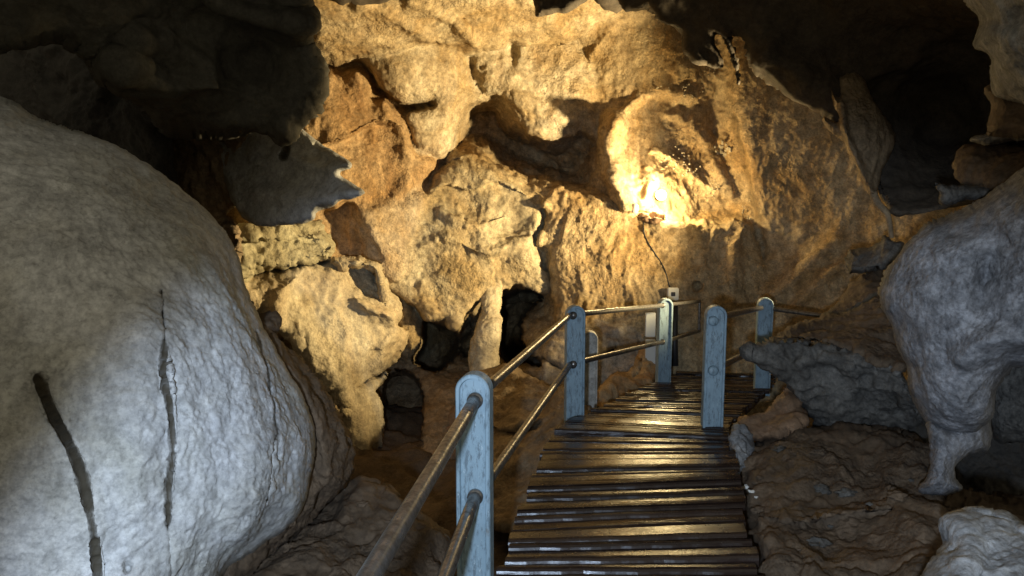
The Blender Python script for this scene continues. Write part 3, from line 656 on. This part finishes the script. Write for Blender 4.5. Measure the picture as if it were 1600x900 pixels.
# tubes
def tube_bm(points, radius, seg=14, taper=None):
    Pn = np.array(points, float); n = len(Pn); V = []; Fc = []
    up = np.array([0, 0, 1.0])
    for i in range(n):
        t = Pn[min(i + 1, n - 1)] - Pn[max(i - 1, 0)]; t /= np.linalg.norm(t)
        s = np.cross(t, up if abs(t[2]) < .95 else np.array([1.0, 0, 0])); s /= np.linalg.norm(s); u = np.cross(s, t)
        rr = radius * (taper[i] if taper is not None else 1)
        for k in range(seg):
            a = 2 * math.pi * k / seg; V.append(Pn[i] + rr * (math.cos(a) * s + math.sin(a) * u))
    for i in range(n - 1):
        for k in range(seg):
            Fc.append((i * seg + k, i * seg + (k + 1) % seg, (i + 1) * seg + (k + 1) % seg, (i + 1) * seg + k))
    Fc.append(tuple(range(seg))[::-1]); Fc.append(tuple((n - 1) * seg + k for k in range(seg)))
    return V, Fc
ln = smooth_poly([(1364, 300), (1372, 318), (1385, 332), (1390, 350), (1393, 372)], 6, False)
dd = np.linspace(6.6, 6.6, len(ln)); V, Fc = tube_bm([P(x, y, d) for (x, y), d in zip(ln, dd)], .03, 10, np.linspace(1.1, .7, len(ln)))
link_mesh('root_strand', V, Fc, M['tan'], drap)

# upper right rocks
ur = tag(root('overhanging_rock', P(1580, 120, 3.4)), 'pale grey knobbed rock hanging into the top right corner', 'rock overhang')
mass('rock_body', [(1480, -200), (1505, -40), (1508, 5), (1530, 28), (1526, 50), (1522, 74), (1545, 88), (1546, 122), (1554, 152), (1600, 166), (1760, 172), (1760, -200)],
     [(1520, 20, 3.5), (1560, 140, 3.5), (1600, 80, 3.15), (1740, 80, 2.8), (1600, -150, 2.9)], .3, .6, 40, M['grey'], NEAR + [('fbm', 3, .03)], [('bump', 1570, 60, 25, 30, .07), ('ridge', [(1535, 30), (1570, 40), (1600, 20)], 14, -.06)], parent=ur, edge=(2, 20))
mass('rock_neck', [(1552, 130), (1547, 170), (1541, 200), (1560, 215), (1760, 215), (1760, 130)], [(1550, 180, 3.75), (1700, 180, 3.4), (1600, 140, 3.7)], .2, .5, 24, M['earth'], NEAR, parent=ur, edge=(2, 20))
shelf = tag(root('rock_shelf', P(1550, 260, 4.3)), 'layered brown rock shelf with a thin stone finger at the right edge', 'rock shelf')
mass('shelf_top', [(1514, 219), (1550, 203), (1600, 191), (1720, 180), (1720, 225), (1600, 222), (1545, 228)], [(1520, 218, 4.3), (1700, 200, 3.7), (1600, 210, 4.0)], .2, .5, 12, M['grey'], NEAR, parent=shelf, edge=(2, 20), step=2)
mass('shelf_body', [(1505, 228), (1560, 222), (1720, 215), (1720, 320), (1600, 310), (1545, 302), (1498, 284), (1490, 262)], [(1500, 260, 4.5), (1700, 250, 3.9), (1600, 290, 4.1)], .2, .5, 26, M['earth'], NEAR + [('ridge', 3, .03)], parent=shelf, edge=(3, 20), step=2)
mass('stone_finger', [(1459, 287), (1472, 289), (1500, 290), (1530, 291), (1560, 296), (1560, 312), (1512, 311), (1482, 319), (1468, 313), (1470, 300)], 4.3, .12, .2, 11, M['slate'], NEAR, parent=shelf, edge=(2, 12), step=1.5)

# right flowstone body
flow = tag(root('flowstone_pillar', P(1500, 720, 3.7)), 'bulging blue-grey flowstone pillar narrowing to a foot at the right edge', 'flowstone')
mass('pillar_body', [(1790, 150), (1680, 200), (1600, 259), (1565, 285), (1530, 311), (1490, 336), (1450, 353), (1420, 379), (1395, 411), (1381, 442), (1380, 475), (1393, 511), (1401, 545), (1417, 577), (1418, 606), (1434, 642), (1458, 670), (1490, 680), (1525, 676), (1550, 650), (1556, 612), (1576, 582), (1610, 572), (1790, 580)],
     [(1380, 450, 3.9), (1600, 300, 3.35), (1470, 660, 3.75), (1700, 500, 3.1), (1480, 480, 3.62)],
     .4, .8, 70, M['bluegrey'], [('fbm', 1.4, .04), ('fbm', 5, .012), ('cell', 14, .010), ('cell', 32, .005), ('fbm', 30, .004)], [('bump', 1542, 440, 24, 62, -.14, 10), ('ridge', [(1500, 560), (1540, 530), (1600, 540)], 16, .06)], parent=flow, edge=(2, 24))
mass('pillar_foot', [(1448, 655), (1490, 662), (1545, 640), (1552, 700), (1520, 712), (1498, 724), (1494, 740), (1506, 766), (1478, 774), (1434, 768), (1449, 740), (1453, 700)],
     [(1460, 680, 3.95), (1540, 680, 4.0), (1470, 760, 3.9)], .22, .4, 26, M['bluegrey'], NEAR, parent=flow, edge=(2, 14), step=2)
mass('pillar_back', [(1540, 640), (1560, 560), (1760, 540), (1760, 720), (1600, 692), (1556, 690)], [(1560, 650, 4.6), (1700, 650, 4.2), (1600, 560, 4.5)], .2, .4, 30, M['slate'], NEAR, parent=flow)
mass('recess_shade_wall', [(1400, 640), (1560, 600), (1800, 600), (1800, 900), (1400, 900)], [(1420, 650, 5.6), (1780, 650, 5.2), (1420, 880, 5.0), (1780, 880, 4.8)], .2, .5, 30, M['black'], ROUGH, parent=flow)  # dark backing, coloured black where the recess lies in shade

# jutting slab
slab = tag(root('rock_slab', P(1330, 600, 5.0)), 'dark grey wedge-shaped slab jutting over the walkway edge behind the right post', 'rock slab')
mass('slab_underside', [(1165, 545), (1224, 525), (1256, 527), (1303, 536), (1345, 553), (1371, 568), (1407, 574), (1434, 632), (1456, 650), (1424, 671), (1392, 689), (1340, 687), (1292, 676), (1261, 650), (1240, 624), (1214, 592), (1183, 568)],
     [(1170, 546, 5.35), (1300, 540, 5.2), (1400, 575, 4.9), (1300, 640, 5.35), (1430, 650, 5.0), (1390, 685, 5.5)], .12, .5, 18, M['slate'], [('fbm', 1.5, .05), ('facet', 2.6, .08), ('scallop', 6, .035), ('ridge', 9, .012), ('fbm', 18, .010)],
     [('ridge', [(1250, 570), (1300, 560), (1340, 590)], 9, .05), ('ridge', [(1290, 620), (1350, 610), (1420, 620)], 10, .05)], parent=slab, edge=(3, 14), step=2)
mass('slab_top', [(1205, 530), (1240, 508), (1266, 499), (1292, 486), (1312, 468), (1332, 443), (1352, 428), (1380, 424), (1410, 460), (1420, 520), (1416, 580), (1371, 573), (1345, 558), (1303, 541), (1256, 533)],
     [(1220, 526, 5.45), (1300, 530, 5.3), (1400, 565, 5.0), (1300, 490, 6.0), (1370, 440, 6.2), (1400, 500, 5.5)], .2, .5, 22, M['earth'], [('fbm', 1.5, .05), ('ridge', 4, .03), ('fbm', 12, .014), ('billow', 26, .006)],
     [('crack', [(1290, 490), (1330, 483), (1370, 460)], 3, .05)], parent=slab, edge=(3, 16), step=2)
kn = mass('rock', [(1317, 411), (1326, 390), (1362, 385), (1384, 368), (1396, 378), (1412, 378), (1408, 396), (1388, 420), (1354, 428), (1326, 428)], [(1325, 410, 6.3), (1400, 385, 6.1), (1370, 420, 6.1)], .15, .4, 16, M['slate'], [('fbm', 2, .05), ('facet', 4, .04), ('fbm', 14, .010)], edge=(3, 12), step=2)
tag(kn, 'flat dark rock perched behind the flowstone pillar above the jutting slab', 'rock')

# ground rocks at right of the deck
bank = tag(root('rock_bank', P(1350, 850, 4.0)), 'brown crumbly rock bank running along the right side of the walkway', 'rock bank')
mass('bank_body', [(1143, 720), (1152, 700), (1190, 680), (1240, 668), (1300, 660), (1400, 662), (1450, 700), (1480, 760), (1560, 775), (1700, 800), (1760, 1000), (1700, 1180), (1215, 1180), (1200, 960), (1178, 860), (1160, 790)],
     [(1150, 710, 5.0), (1300, 675, 5.1), (1440, 720, 4.6), (1180, 860, 3.75), (1350, 800, 4.0), (1550, 800, 3.9), (1210, 950, 3.2), (1450, 900, 3.2), (1650, 900, 3.0), (1400, 1100, 2.6)],
     .3, .7, 36, M['earth'], [('fbm', 1.0, .08), ('ridge', 2.6, .03), ('facet', 3, .05), ('fbm', 7, .03), ('billow', 20, .012), ('fbm', 50, .004)],
     [('lip', [(1180, 800), (1240, 815), (1330, 800), (1400, 790)], 30, .06), ('bump', 1330, 850, 70, 30, -.22), ('bump', 1570, 740, 70, 50, -.4),
      ('ridge', [(1380, 740), (1400, 780), (1440, 830)], 16, .12), ('bump', 1220, 850, 40, 40, .10)], parent=bank, edge=(4, 20))
mass('bank_stone', [(1150, 660), (1165, 648), (1200, 640), (1232, 602), (1250, 630), (1262, 660), (1230, 680), (1190, 690), (1160, 682)], [(1160, 665, 5.3), (1240, 630, 5.4), (1220, 680, 5.1)], .2, .4, 18, M['rust'], [('fbm', 2, .05), ('facet', 3, .05), ('fbm', 12, .012)], parent=bank, edge=(3, 14), step=2)
mass('bank_stone', [(1144, 668), (1160, 664), (1176, 680), (1180, 700), (1168, 730), (1148, 745), (1141, 715)], [(1150, 680, 5.1), (1170, 720, 4.9), (1160, 700, 4.95)], .15, .3, 14, M['grey'], [('fbm', 2, .04), ('ridge', 5, .03), ('fbm', 14, .012)], parent=bank, edge=(3, 12), step=2)
pale = mass('boulder', [(1430, 1020), (1442, 905), (1470, 868), (1480, 848), (1468, 818), (1490, 800), (1530, 793), (1572, 798), (1600, 814), (1660, 820), (1760, 850), (1760, 1050)],
     [(1480, 820, 2.75), (1560, 810, 2.75), (1500, 900, 2.5), (1600, 900, 2.45), (1700, 900, 2.4)], .28, .5, 44, M['grey'], NEAR + [('ridge', 4, .02, (1, 1, .4))],
     [('ridge', [(1520, 800), (1570, 808), (1600, 828)], 7, .05), ('ridge', [(1500, 830), (1520, 870), (1500, 910)], 14, .04), ('crack', [(1590, 812), (1605, 824), (1625, 826)], 3, .03)], edge=(2.5, 18))
tag(pale, 'pale grey ridged boulder in the lower right corner', 'boulder')

# ================================================================== WALKWAY
def edge_pts(lst):
    """photo edge points -> deck height line that drops gently beyond 5.6 m"""
    out = []
    for x, y in lst:
        z = 0.0
        for _ in range(30):
            p = at_z(x, y, z); d = p[1]; z = .5 * z + .5 * (-.125 * max(0, d - 5.5))
        out.append(at_z(x, y, z))
    return np.array(out)
LE = edge_pts([(735, 1060), (756, 980), (778, 900), (803, 830), (830, 755), (850, 705), (872, 664), (905, 650), (940, 636), (973, 620), (1000, 607), (1030, 597), (1052, 588), (1062, 578)])
RE = edge_pts([(1235, 1060), (1210, 980), (1187, 900), (1168, 815), (1152, 745), (1141, 705), (1134, 678), (1142, 660), (1160, 642), (1180, 625), (1195, 612), (1203, 602), (1207, 594), (1210, 584)])
def resample(pl, n):
    s = np.r_[0, np.cumsum(np.linalg.norm(np.diff(pl, axis=0), axis=1))]; t = np.linspace(0, s[-1], n)
    return np.stack([np.interp(t, s, pl[:, k]) for k in range(3)], 1)
def pair(n, vary=False):
    a = []; b = []
    L = np.r_[0, np.cumsum(.5 * (np.linalg.norm(np.diff(LE, axis=0), axis=1) + np.linalg.norm(np.diff(RE, axis=0), axis=1)))]
    t = np.linspace(0, L[-1], n)
    if vary:
        wv = np.array([random.choice((.7, .95, 1.0, 1.15, 1.35)) for _ in range(n - 1)]); t = np.r_[0, np.cumsum(wv)] / wv.sum() * L[-1]
    return np.stack([np.interp(t, L, LE[:, k]) for k in range(3)], 1), np.stack([np.interp(t, L, RE[:, k]) for k in range(3)], 1), L[-1]
deck = tag(root('walkway', (LE[4] + RE[4]) / 2), 'wet dark brown plank walkway leading into the cave', 'walkway')
_, _, total = pair(2)
NP = int(total / .116)
a, b, _ = pair(NP + 1, True)
V = []; Fc = []; tone = []
for i in range(NP):
    l0, l1, r0, r1 = a[i], a[i + 1], b[i], b[i + 1]
    g = random.uniform(.06, .15)
    A, B = l0 + (l1 - l0) * g * .5, l1 - (l1 - l0) * g * .5
    C_, D_ = r0 + (r1 - r0) * g * .5, r1 - (r1 - r0) * g * .5
    ax = (r0 - l0) / np.linalg.norm(r0 - l0)
    jl, jr = random.uniform(-.018, .012), random.uniform(-.02, .03)
    A = A + ax * jl; B = B + ax * (jl + random.uniform(-.008, .008)); C_ = C_ + ax * jr; D_ = D_ + ax * (jr + random.uniform(-.008, .008))
    dz = random.uniform(-.010, .010) + (.012 if i % 3 == 1 else 0); tl = random.uniform(-.011, .006); tw = random.uniform(-.004, .004)
    NX = 24; th = .042; bev = .006
    tn = random.random()
    # cross-section (across the board) swept along it
    base = len(V)
    for k in range(NX + 1):
        t = k / NX
        p0 = A + (C_ - A) * t; p1 = B + (D_ - B) * t; w = p1 - p0; wl = np.linalg.norm(w); wn = w / wl
        zz = dz + tw * (t - .5) + .003 * math.sin(t * 5 + i) * .6
        up = np.array([0, 0, 1.0])
        wob = .0025 * math.sin(t * 17 + i * 2.1) + .002 * math.sin(t * 41 + i)
        prof = [(0, -th, 0), (wob, -.022, -tl), (.005 + wob, -.011, -tl), (.014 + wob, -.003, -tl), (.030 + wob, 0, -tl), (wl * .35, .0015, -tl * .3), (wl * .65, .0015, tl * .3), (wl - bev, 0, tl), (wl, -bev, tl), (wl, -th, 0)]
        for (u, h, e) in prof: V.append(p0 + wn * u + up * (h + zz + e)); tone.append(tn)
    for k in range(NX):
        for q in range(10):
            q2 = (q + 1) % 10
            Fc.append((base + k * 10 + q, base + (k + 1) * 10 + q, base + (k + 1) * 10 + q2, base + k * 10 + q2))
    Fc.append(tuple(base + q for q in range(10))); Fc.append(tuple(base + NX * 10 + q for q in range(9, -1, -1)))
link_mesh('decking', V, [tuple(f) for f in Fc], M['wood'], deck, smooth=False, attr=np.array(tone))
for off in (.12, .5, .88):
    line = a + (b - a) * off; line = line + np.array([0, 0, -.10])
    V = []; Fc = []
    for i, p in enumerate(line):
        ax = (b[i] - a[i]) / np.linalg.norm(b[i] - a[i])
        for (u, h) in ((-.04, -.07), (.04, -.07), (.04, .05), (-.04, .05)): V.append(p + ax * u + np.array([0, 0, h]))
    for i in range(len(line) - 1):
        for q in range(4):
            Fc.append((i * 4 + q, i * 4 + (q + 1) % 4, (i + 1) * 4 + (q + 1) % 4, (i + 1) * 4 + q))
    Fc.append((0, 1, 2, 3)); Fc.append(tuple((len(line) - 1) * 4 + q for q in (3, 2, 1, 0)))
    link_mesh('beam', V, Fc, M['beam'], deck, smooth=False)

# ================================================================== RAILINGS
def post_mesh(w=.148, h=.90, t=.085, foot=.06):
    """round-headed post: outline with raised rim and sunken face"""
    n = 18; out = [(-w / 2, -foot), (w / 2, -foot)]
    for k in range(n + 1):
        A_ = math.pi * k / n; out.append((w / 2 * math.cos(A_), h - w / 2 + w / 2 * math.sin(A_)))
    out = np.array(out); cen = np.array([0, h / 2])
    def inset(d):
        o = out.copy(); o[:, 0] *= (w / 2 - d) / (w / 2)
        m = o[:, 1] > h - w / 2; o[m, 1] = h - w / 2 + (o[m, 1] - (h - w / 2)) * (w / 2 - d) / (w / 2)
        return o
    rings = [(out, t / 2 - .006), (inset(.005), t / 2), (inset(.017), t / 2), (inset(.021), t / 2 - .012)]
    V = []; Fc = []; m = len(out)
    for sgn in (1, -1):
        for o, y in rings:
            for (x, z) in o: V.append((x, -sgn * y, z))
    for s in range(2):
        b0 = s * 4 * m
        for r_ in range(3):
            for k in range(m):
                q = (b0 + r_ * m + k, b0 + r_ * m + (k + 1) % m, b0 + (r_ + 1) * m + (k + 1) % m, b0 + (r_ + 1) * m + k)
                Fc.append(q if s == 0 else q[::-1])
        f = tuple(b0 + 3 * m + k for k in range(m)); Fc.append(f if s == 0 else f[::-1])
    for k in range(m):
        Fc.append((k, 4 * m + k, 4 * m + (k + 1) % m, (k + 1) % m))
    return np.array(V), Fc
def PY(px, py, Y):
    r = rays(px, py); return CAM + r * (Y / r[1])
def foot_y(px, ybot, d): return P(px, ybot, d)[1]
def add_post(parent, px, ytop, ybot, d, name='post', rot=-14, mat='post'):
    bot = P(px, ybot, d); top = PY(px, ytop, bot[1]); h = top[2] - bot[2]
    V, Fc = post_mesh(h=h)
    c, s = math.cos(R(rot)), math.sin(R(rot))
    V = np.stack([V[:, 0] * c - V[:, 1] * s, V[:, 0] * s + V[:, 1] * c, V[:, 2]], 1) + np.array([bot[0], bot[1], bot[2]])
    return link_mesh(name, V, Fc, M[mat], parent, smooth=False)
def add_rail(parent, p, q, r=.024, name='rail', n=24):
    p = np.array(p); q = np.array(q)
    V, Fc = tube_bm([p + (q - p) * t for t in np.linspace(0, 1, n)], r, 18)
    return link_mesh(name, V, Fc, M['rail'], parent)

railL = tag(root('handrail', P(897, 655, 6.03)), 'long left handrail with pale blue posts and two steel pipes', 'handrail')
D1, D2, D3 = 3.32, 6.03, 8.0
add_post(railL, 743, 582, 905, D1, rot=-10); add_post(railL, 897, 477, 656, D2, rot=10); add_post(railL, 1036, 466, 599, D3, rot=10)
Y1, Y2, Y3 = foot_y(743, 905, D1), foot_y(897, 656, D2), foot_y(1036, 599, D3)
for (y1, y2, y3, y4, zx) in ((622, 492, 477, 471, (575, 905)), (771, 568, 534, 517, (694, 905))):
    a1 = PY(745, y1, Y1); a2 = PY(897, y2, Y2); a3 = PY(1037, y3, Y3)
    near = at_z(*zx, a1[2] + .02); dirn = near - a1; near = near + dirn * .5
    add_rail(railL, near, a1 + np.array([.0, .02, 0]), .0265)
    add_rail(railL, PY(758, y1 - 14, Y1 + .02), a2 + np.array([-.02, .03, 0]), .0235)
    add_rail(railL, a2 + np.array([.02, .03, 0]), a3, .0225)
    add_rail(railL, a3 + np.array([.03, .03, 0]), PY(1093, y4, Y3 + 1.05), .02)
    for a_, o_, r_ in ((a1, (near - a1), .034), (a2, (a1 - a2), .031), (a3, (a2 - a3), .031)):
        u_ = np.array(o_) / np.linalg.norm(o_); add_rail(railL, a_ + u_ * .035 + np.array([0, .01, 0]), a_ + u_ * .062 + np.array([0, .01, 0]), r_, 'collar', 3)
add_rail(railL, PY(1093, 471, Y3 + 1.05), PY(1092, 518, Y3 + 1.05), .018)
railR = tag(root('handrail', P(1112, 670, 5.56)), 'short right handrail with two posts and bolted pipe ends beside the jutting slab', 'handrail')
DR, DF = 5.56, 7.5
add_post(railR, 1112, 477, 671, DR, rot=-2); add_post(railR, 1190, 465, 608, DF, rot=-6)
YR, YF = foot_y(1112, 671, DR), foot_y(1190, 608, DF)
for y in (500, 577):
    c = PY(1112, y, YR) - np.array([0, .026, 0])
    V, Fc = tube_bm([c, c - np.array([0, .026, 0]), c - np.array([0, .036, 0])], .036, 20, [1, 1, .74])
    link_mesh('pipe_end', V, Fc, M['post'], railR)
add_rail(railR, PY(1116, 497, YR + .03), PY(1190, 481, YF)); add_rail(railR, PY(1116, 577, YR + .03), PY(1192, 541, YF))
add_rail(railR, PY(1196, 481, YF + .03), PY(1290, 494, YF - .4), .022)

# ================================================================== SMALL THINGS
def rounded_box(c, sx, sy, sz, bev=.012):
    import bmesh
    bm = bmesh.new(); bmesh.ops.create_cube(bm, size=1)
    for v in bm.verts: v.co = Vector((v.co.x * sx, v.co.y * sy, v.co.z * sz))
    bmesh.ops.bevel(bm, geom=bm.edges[:], offset=bev, segments=2, affect='EDGES')
    V = np.array([v.co[:] for v in bm.verts]) + np.array(c); Fc = [tuple(v.index for v in f.verts) for f in bm.faces]
    bm.free(); return V, Fc
def outer_post(px, y0, y1, d, w, label, mat):
    bot = P(px, y1, d); top = PY(px, y0, bot[1]); V, Fc = post_mesh(w=w, h=top[2] - bot[2] + .0, t=.1, foot=.25)
    o = link_mesh('bollard', V + bot, Fc, M[mat], smooth=False, origin=bot); tag(o, label, 'bollard'); return o
outer_post(920, 517, 625, 7.2, .15, 'short pale concrete bollard with a rounded top just behind the second left post', 'concrete')
pn = tag(root('signboard', P(1016, 572, 8.7)), 'narrow white upright panel in two pieces beside the far left post', 'panel')
for (y0, y1) in ((488, 526), (530, 573)):
    cc = P(1016, (y0 + y1) / 2, 8.7); V, Fc = rounded_box(cc, .115, .05, (y1 - y0) / F * 8.7, .006); link_mesh('panel', V, Fc, M['white_panel'], pn, smooth=False)
cc = P(1030, 545, 8.75); V, Fc = rounded_box(cc, .05, .05, .9, .006); link_mesh('support_post', V, Fc, M['black_plastic'], pn, smooth=False)

def hit(px, py, lift=.03):
    """first rock surface along the ray"""
    best = None
    o = Vector(CAM); d = Vector(rays(px, py)).normalized()
    for t, off in TREES:
        h = t.ray_cast(o - off, d)
        if h[0] is not None and (best is None or h[3] < best[1]): best = (h[0] + off, h[3], h[1])
    return np.array(best[0]) - np.array(d) * lift, best[2]
TREES = []
for ch in wall.children:
    me = ch.data
    vs = np.empty(len(me.vertices) * 3, np.float32); me.vertices.foreach_get('co', vs); vs = vs.reshape(-1, 3)
    ps = np.empty(len(me.loops), np.int32); me.loops.foreach_get('vertex_index', ps)
    TREES.append((BVHTree.FromPolygons(vs.tolist(), ps.reshape(-1, 4).tolist()), Vector(wall['base'][:])))
# switch box, cable and conduit
bp_, _ = hit(1051, 459, .05)
sw = tag(root('switch_box', bp_), 'small cream socket box with dark window on the wall under the lamp', 'switch box')
V, Fc = rounded_box(bp_, .135, .07, .15, .01); link_mesh('housing', V, Fc, M['box'], sw, smooth=False)
V, Fc = rounded_box(bp_ + np.array([.0, -.034, 0]), .05, .012, .05, .003); link_mesh('socket', V, Fc, M['glass'], sw, smooth=False)
cable = [hit(x, y, .008)[0] for x, y in smooth_poly([(1006, 345), (1006, 362), (1012, 378), (1024, 397), (1033, 410), (1040, 425), (1044, 440), (1047, 450)], 5, False)]
V, Fc = tube_bm(cable, .007, 8); o = link_mesh('cable', V, Fc, M['black_plastic']); tag(o, 'thin black cable running down the wall from lamp to switch box', 'cable')
cnd = [hit(x, y, .04)[0] for x, y in ((1053, 472), (1053, 500), (1053, 530), (1054, 572))]
V, Fc = tube_bm(cnd, .045, 10); o = link_mesh('conduit', V, Fc, M['black_plastic']); tag(o, 'black vertical conduit pipe below the switch box behind the far left post', 'pipe')

# flood lamp in the niche
LD = 9.66
lp = P(1033, 305, LD)
lamp = tag(root('flood_lamp', P(1030, 332, LD)), 'glaring yellow flood lamp glowing in the wall niche', 'lamp')
def ball(c, r, sx=1, sy=1, sz=1, sub=2, jit=0):
    import bmesh
    bm = bmesh.new(); bmesh.ops.create_icosphere(bm, subdivisions=sub, radius=1)
    V = np.array([v.co[:] for v in bm.verts]); Fc = [tuple(v.index for v in f.verts) for f in bm.faces]; bm.free()
    if jit: V = V * (1 + jit * fbm(V * 1.4 + np.array(c) * 9, 3))[:, None]
    return V * r * np.array([sx, sy, sz]) + np.array(c), Fc
RB = .06
bE.inputs['Emission Strength'].default_value = LAMP_POWER / (4 * math.pi * RB ** 2 * math.pi)
V, Fc = ball(lp, RB, sub=3); link_mesh('bulb', V, Fc, M['lamp'], lamp)
V, Fc = tube_bm([lp + np.array([0, RB * .9, 0]), lp + np.array([0, .10, -.01]), lp + np.array([0, .22, -.03])], .05, 16, [.9, 1, .8]); link_mesh('socket', V, Fc, M['black_plastic'], lamp)
# stones at its foot
p_, _ = hit(992, 326, .05)
V, Fc = ball(p_, .06, .75, .75, 1.1, 3, .15); o = link_mesh('pebble', V, Fc, M['white_stone'], attr=None); tag(o, 'egg-shaped white pebble beside the flood lamp', 'pebble')
for k, (x, y, r_) in enumerate([(1006, 338, .06), (1018, 334, .075), (1030, 337, .06), (1012, 344, .05), (1024, 345, .06)]):
    p_, _ = hit(x, y, .04); V, Fc = ball(p_, r_, 1.2, 1, .75, 3, .35)
    o = link_mesh('stone', V, Fc, M['rust'], attr=np.zeros(len(V))); tag(o, 'rough brown stone in the small heap in front of the flood lamp', 'stone', 'stones heaped at the lamp')
for o_ in ((1158, 764, 4.55),):
    pass

def trees_of(objs):
    out = []
    for ob, org in objs:
        me = ob.data
        vs = np.empty(len(me.vertices) * 3, np.float32); me.vertices.foreach_get('co', vs)
        ps = np.empty(len(me.loops), np.int32); me.loops.foreach_get('vertex_index', ps)
        out.append((BVHTree.FromPolygons(vs.reshape(-1, 3).tolist(), ps.reshape(-1, 4).tolist()), Vector(org)))
    return out
WALL_TREES = TREES
TREES = trees_of([(c_, bank['base'][:]) for c_ in bank.children])
for k in range(22):
    x, y = random.uniform(1165, 1430), random.uniform(700, 895)
    try: p_, _ = hit(x, y, .0)
    except TypeError: continue
    r_ = random.choice((.010, .014, .02, .034)); V, Fc = ball(p_ + np.array([0, 0, r_ * .1]), r_, random.uniform(1.0, 1.7), 1, .6, 3, .75)
    o = link_mesh('loose_stone', V, Fc, M['earth'] if k % 3 else M['slate'], attr=np.zeros(len(V))); tag(o, 'small loose stone lying on the brown bank beside the walkway', 'stone', 'loose stones on the bank')
for (x, y, r_) in ((1160, 763, .020), (1174, 769, .012), (1182, 778, .009)):
    try: p_, _ = hit(max(x, 1168), y, 0)
    except TypeError: continue
    V, Fc = ball(p_ + np.array([0, 0, r_ * .4]), r_, 1.5, 1, .6, 3, .7); o = link_mesh('white_stone', V, Fc, M['white_stone']); tag(o, 'small bright white stone chip at the right edge of the planks', 'stone', 'white chips by the planks')
TREES = trees_of([(lowrock, lowrock.location[:])])
for k in range(9):
    x, y = random.uniform(450, 690), random.uniform(780, 895)
    try: p_, _ = hit(x, y, .0)
    except TypeError: continue
    r_ = random.choice((.010, .015, .022)); V, Fc = ball(p_ + np.array([0, 0, r_ * .1]), r_, 1.4, 1, .6, 3, .75)
    o = link_mesh('loose_stone', V, Fc, M['earth'], attr=np.zeros(len(V))); tag(o, 'small loose stone lying on the low brown boulder left of the handrail', 'stone', 'loose stones on the low boulder')
TREES = WALL_TREES
# knobbly cave coral round the niche (countless)
cl = []; 
def spray(poly, n, r0, r1):
    line = smooth_poly(poly, 6, False)
    for _ in range(n):
        x, y = line[random.randrange(len(line))]; x += random.gauss(0, 7); y += random.gauss(0, 6)
        try: p_, nm = hit(x, y, 0.0)
        except TypeError: continue
        r_ = random.uniform(r0, r1); c = p_.copy()
        for s in range(random.randint(1, 4)):
            cl.append((c.copy(), r_)); c = c + np.array([random.gauss(0, .03), -abs(random.gauss(.03, .02)), abs(random.gauss(.025, .02))]); r_ *= .85
spray([(1035, 258), (1060, 245), (1075, 265), (1095, 285), (1120, 300)], 22, .009, .02)
spray([(1020, 135), (1050, 130), (1068, 145), (1090, 152)], 8, .008, .018)
spray([(1104, 118), (1118, 124)], 6, .008, .018)
spray([(1128, 240), (1136, 235)], 14, .012, .03)
spray([(1112, 262), (1120, 290), (1118, 310), (1150, 320), (1172, 345)], 12, .008, .018)

V0, F0 = ball((0, 0, 0), 1, sub=1); VV = []; FF = []
for c, r_ in cl:
    b0 = len(VV); VV.extend((V0 * r_ + c).tolist()); FF.extend([tuple(i + b0 for i in f) for f in F0])
o = link_mesh('cave_coral', np.array(VV), FF, M['pale'], attr=np.zeros(len(VV))); tag(o, 'tiny knobbly cave coral growing on the rims of the lamp niche', 'cave coral', kind='stuff')

for o in sc.objects:
    if 'base' in o: del o['base']
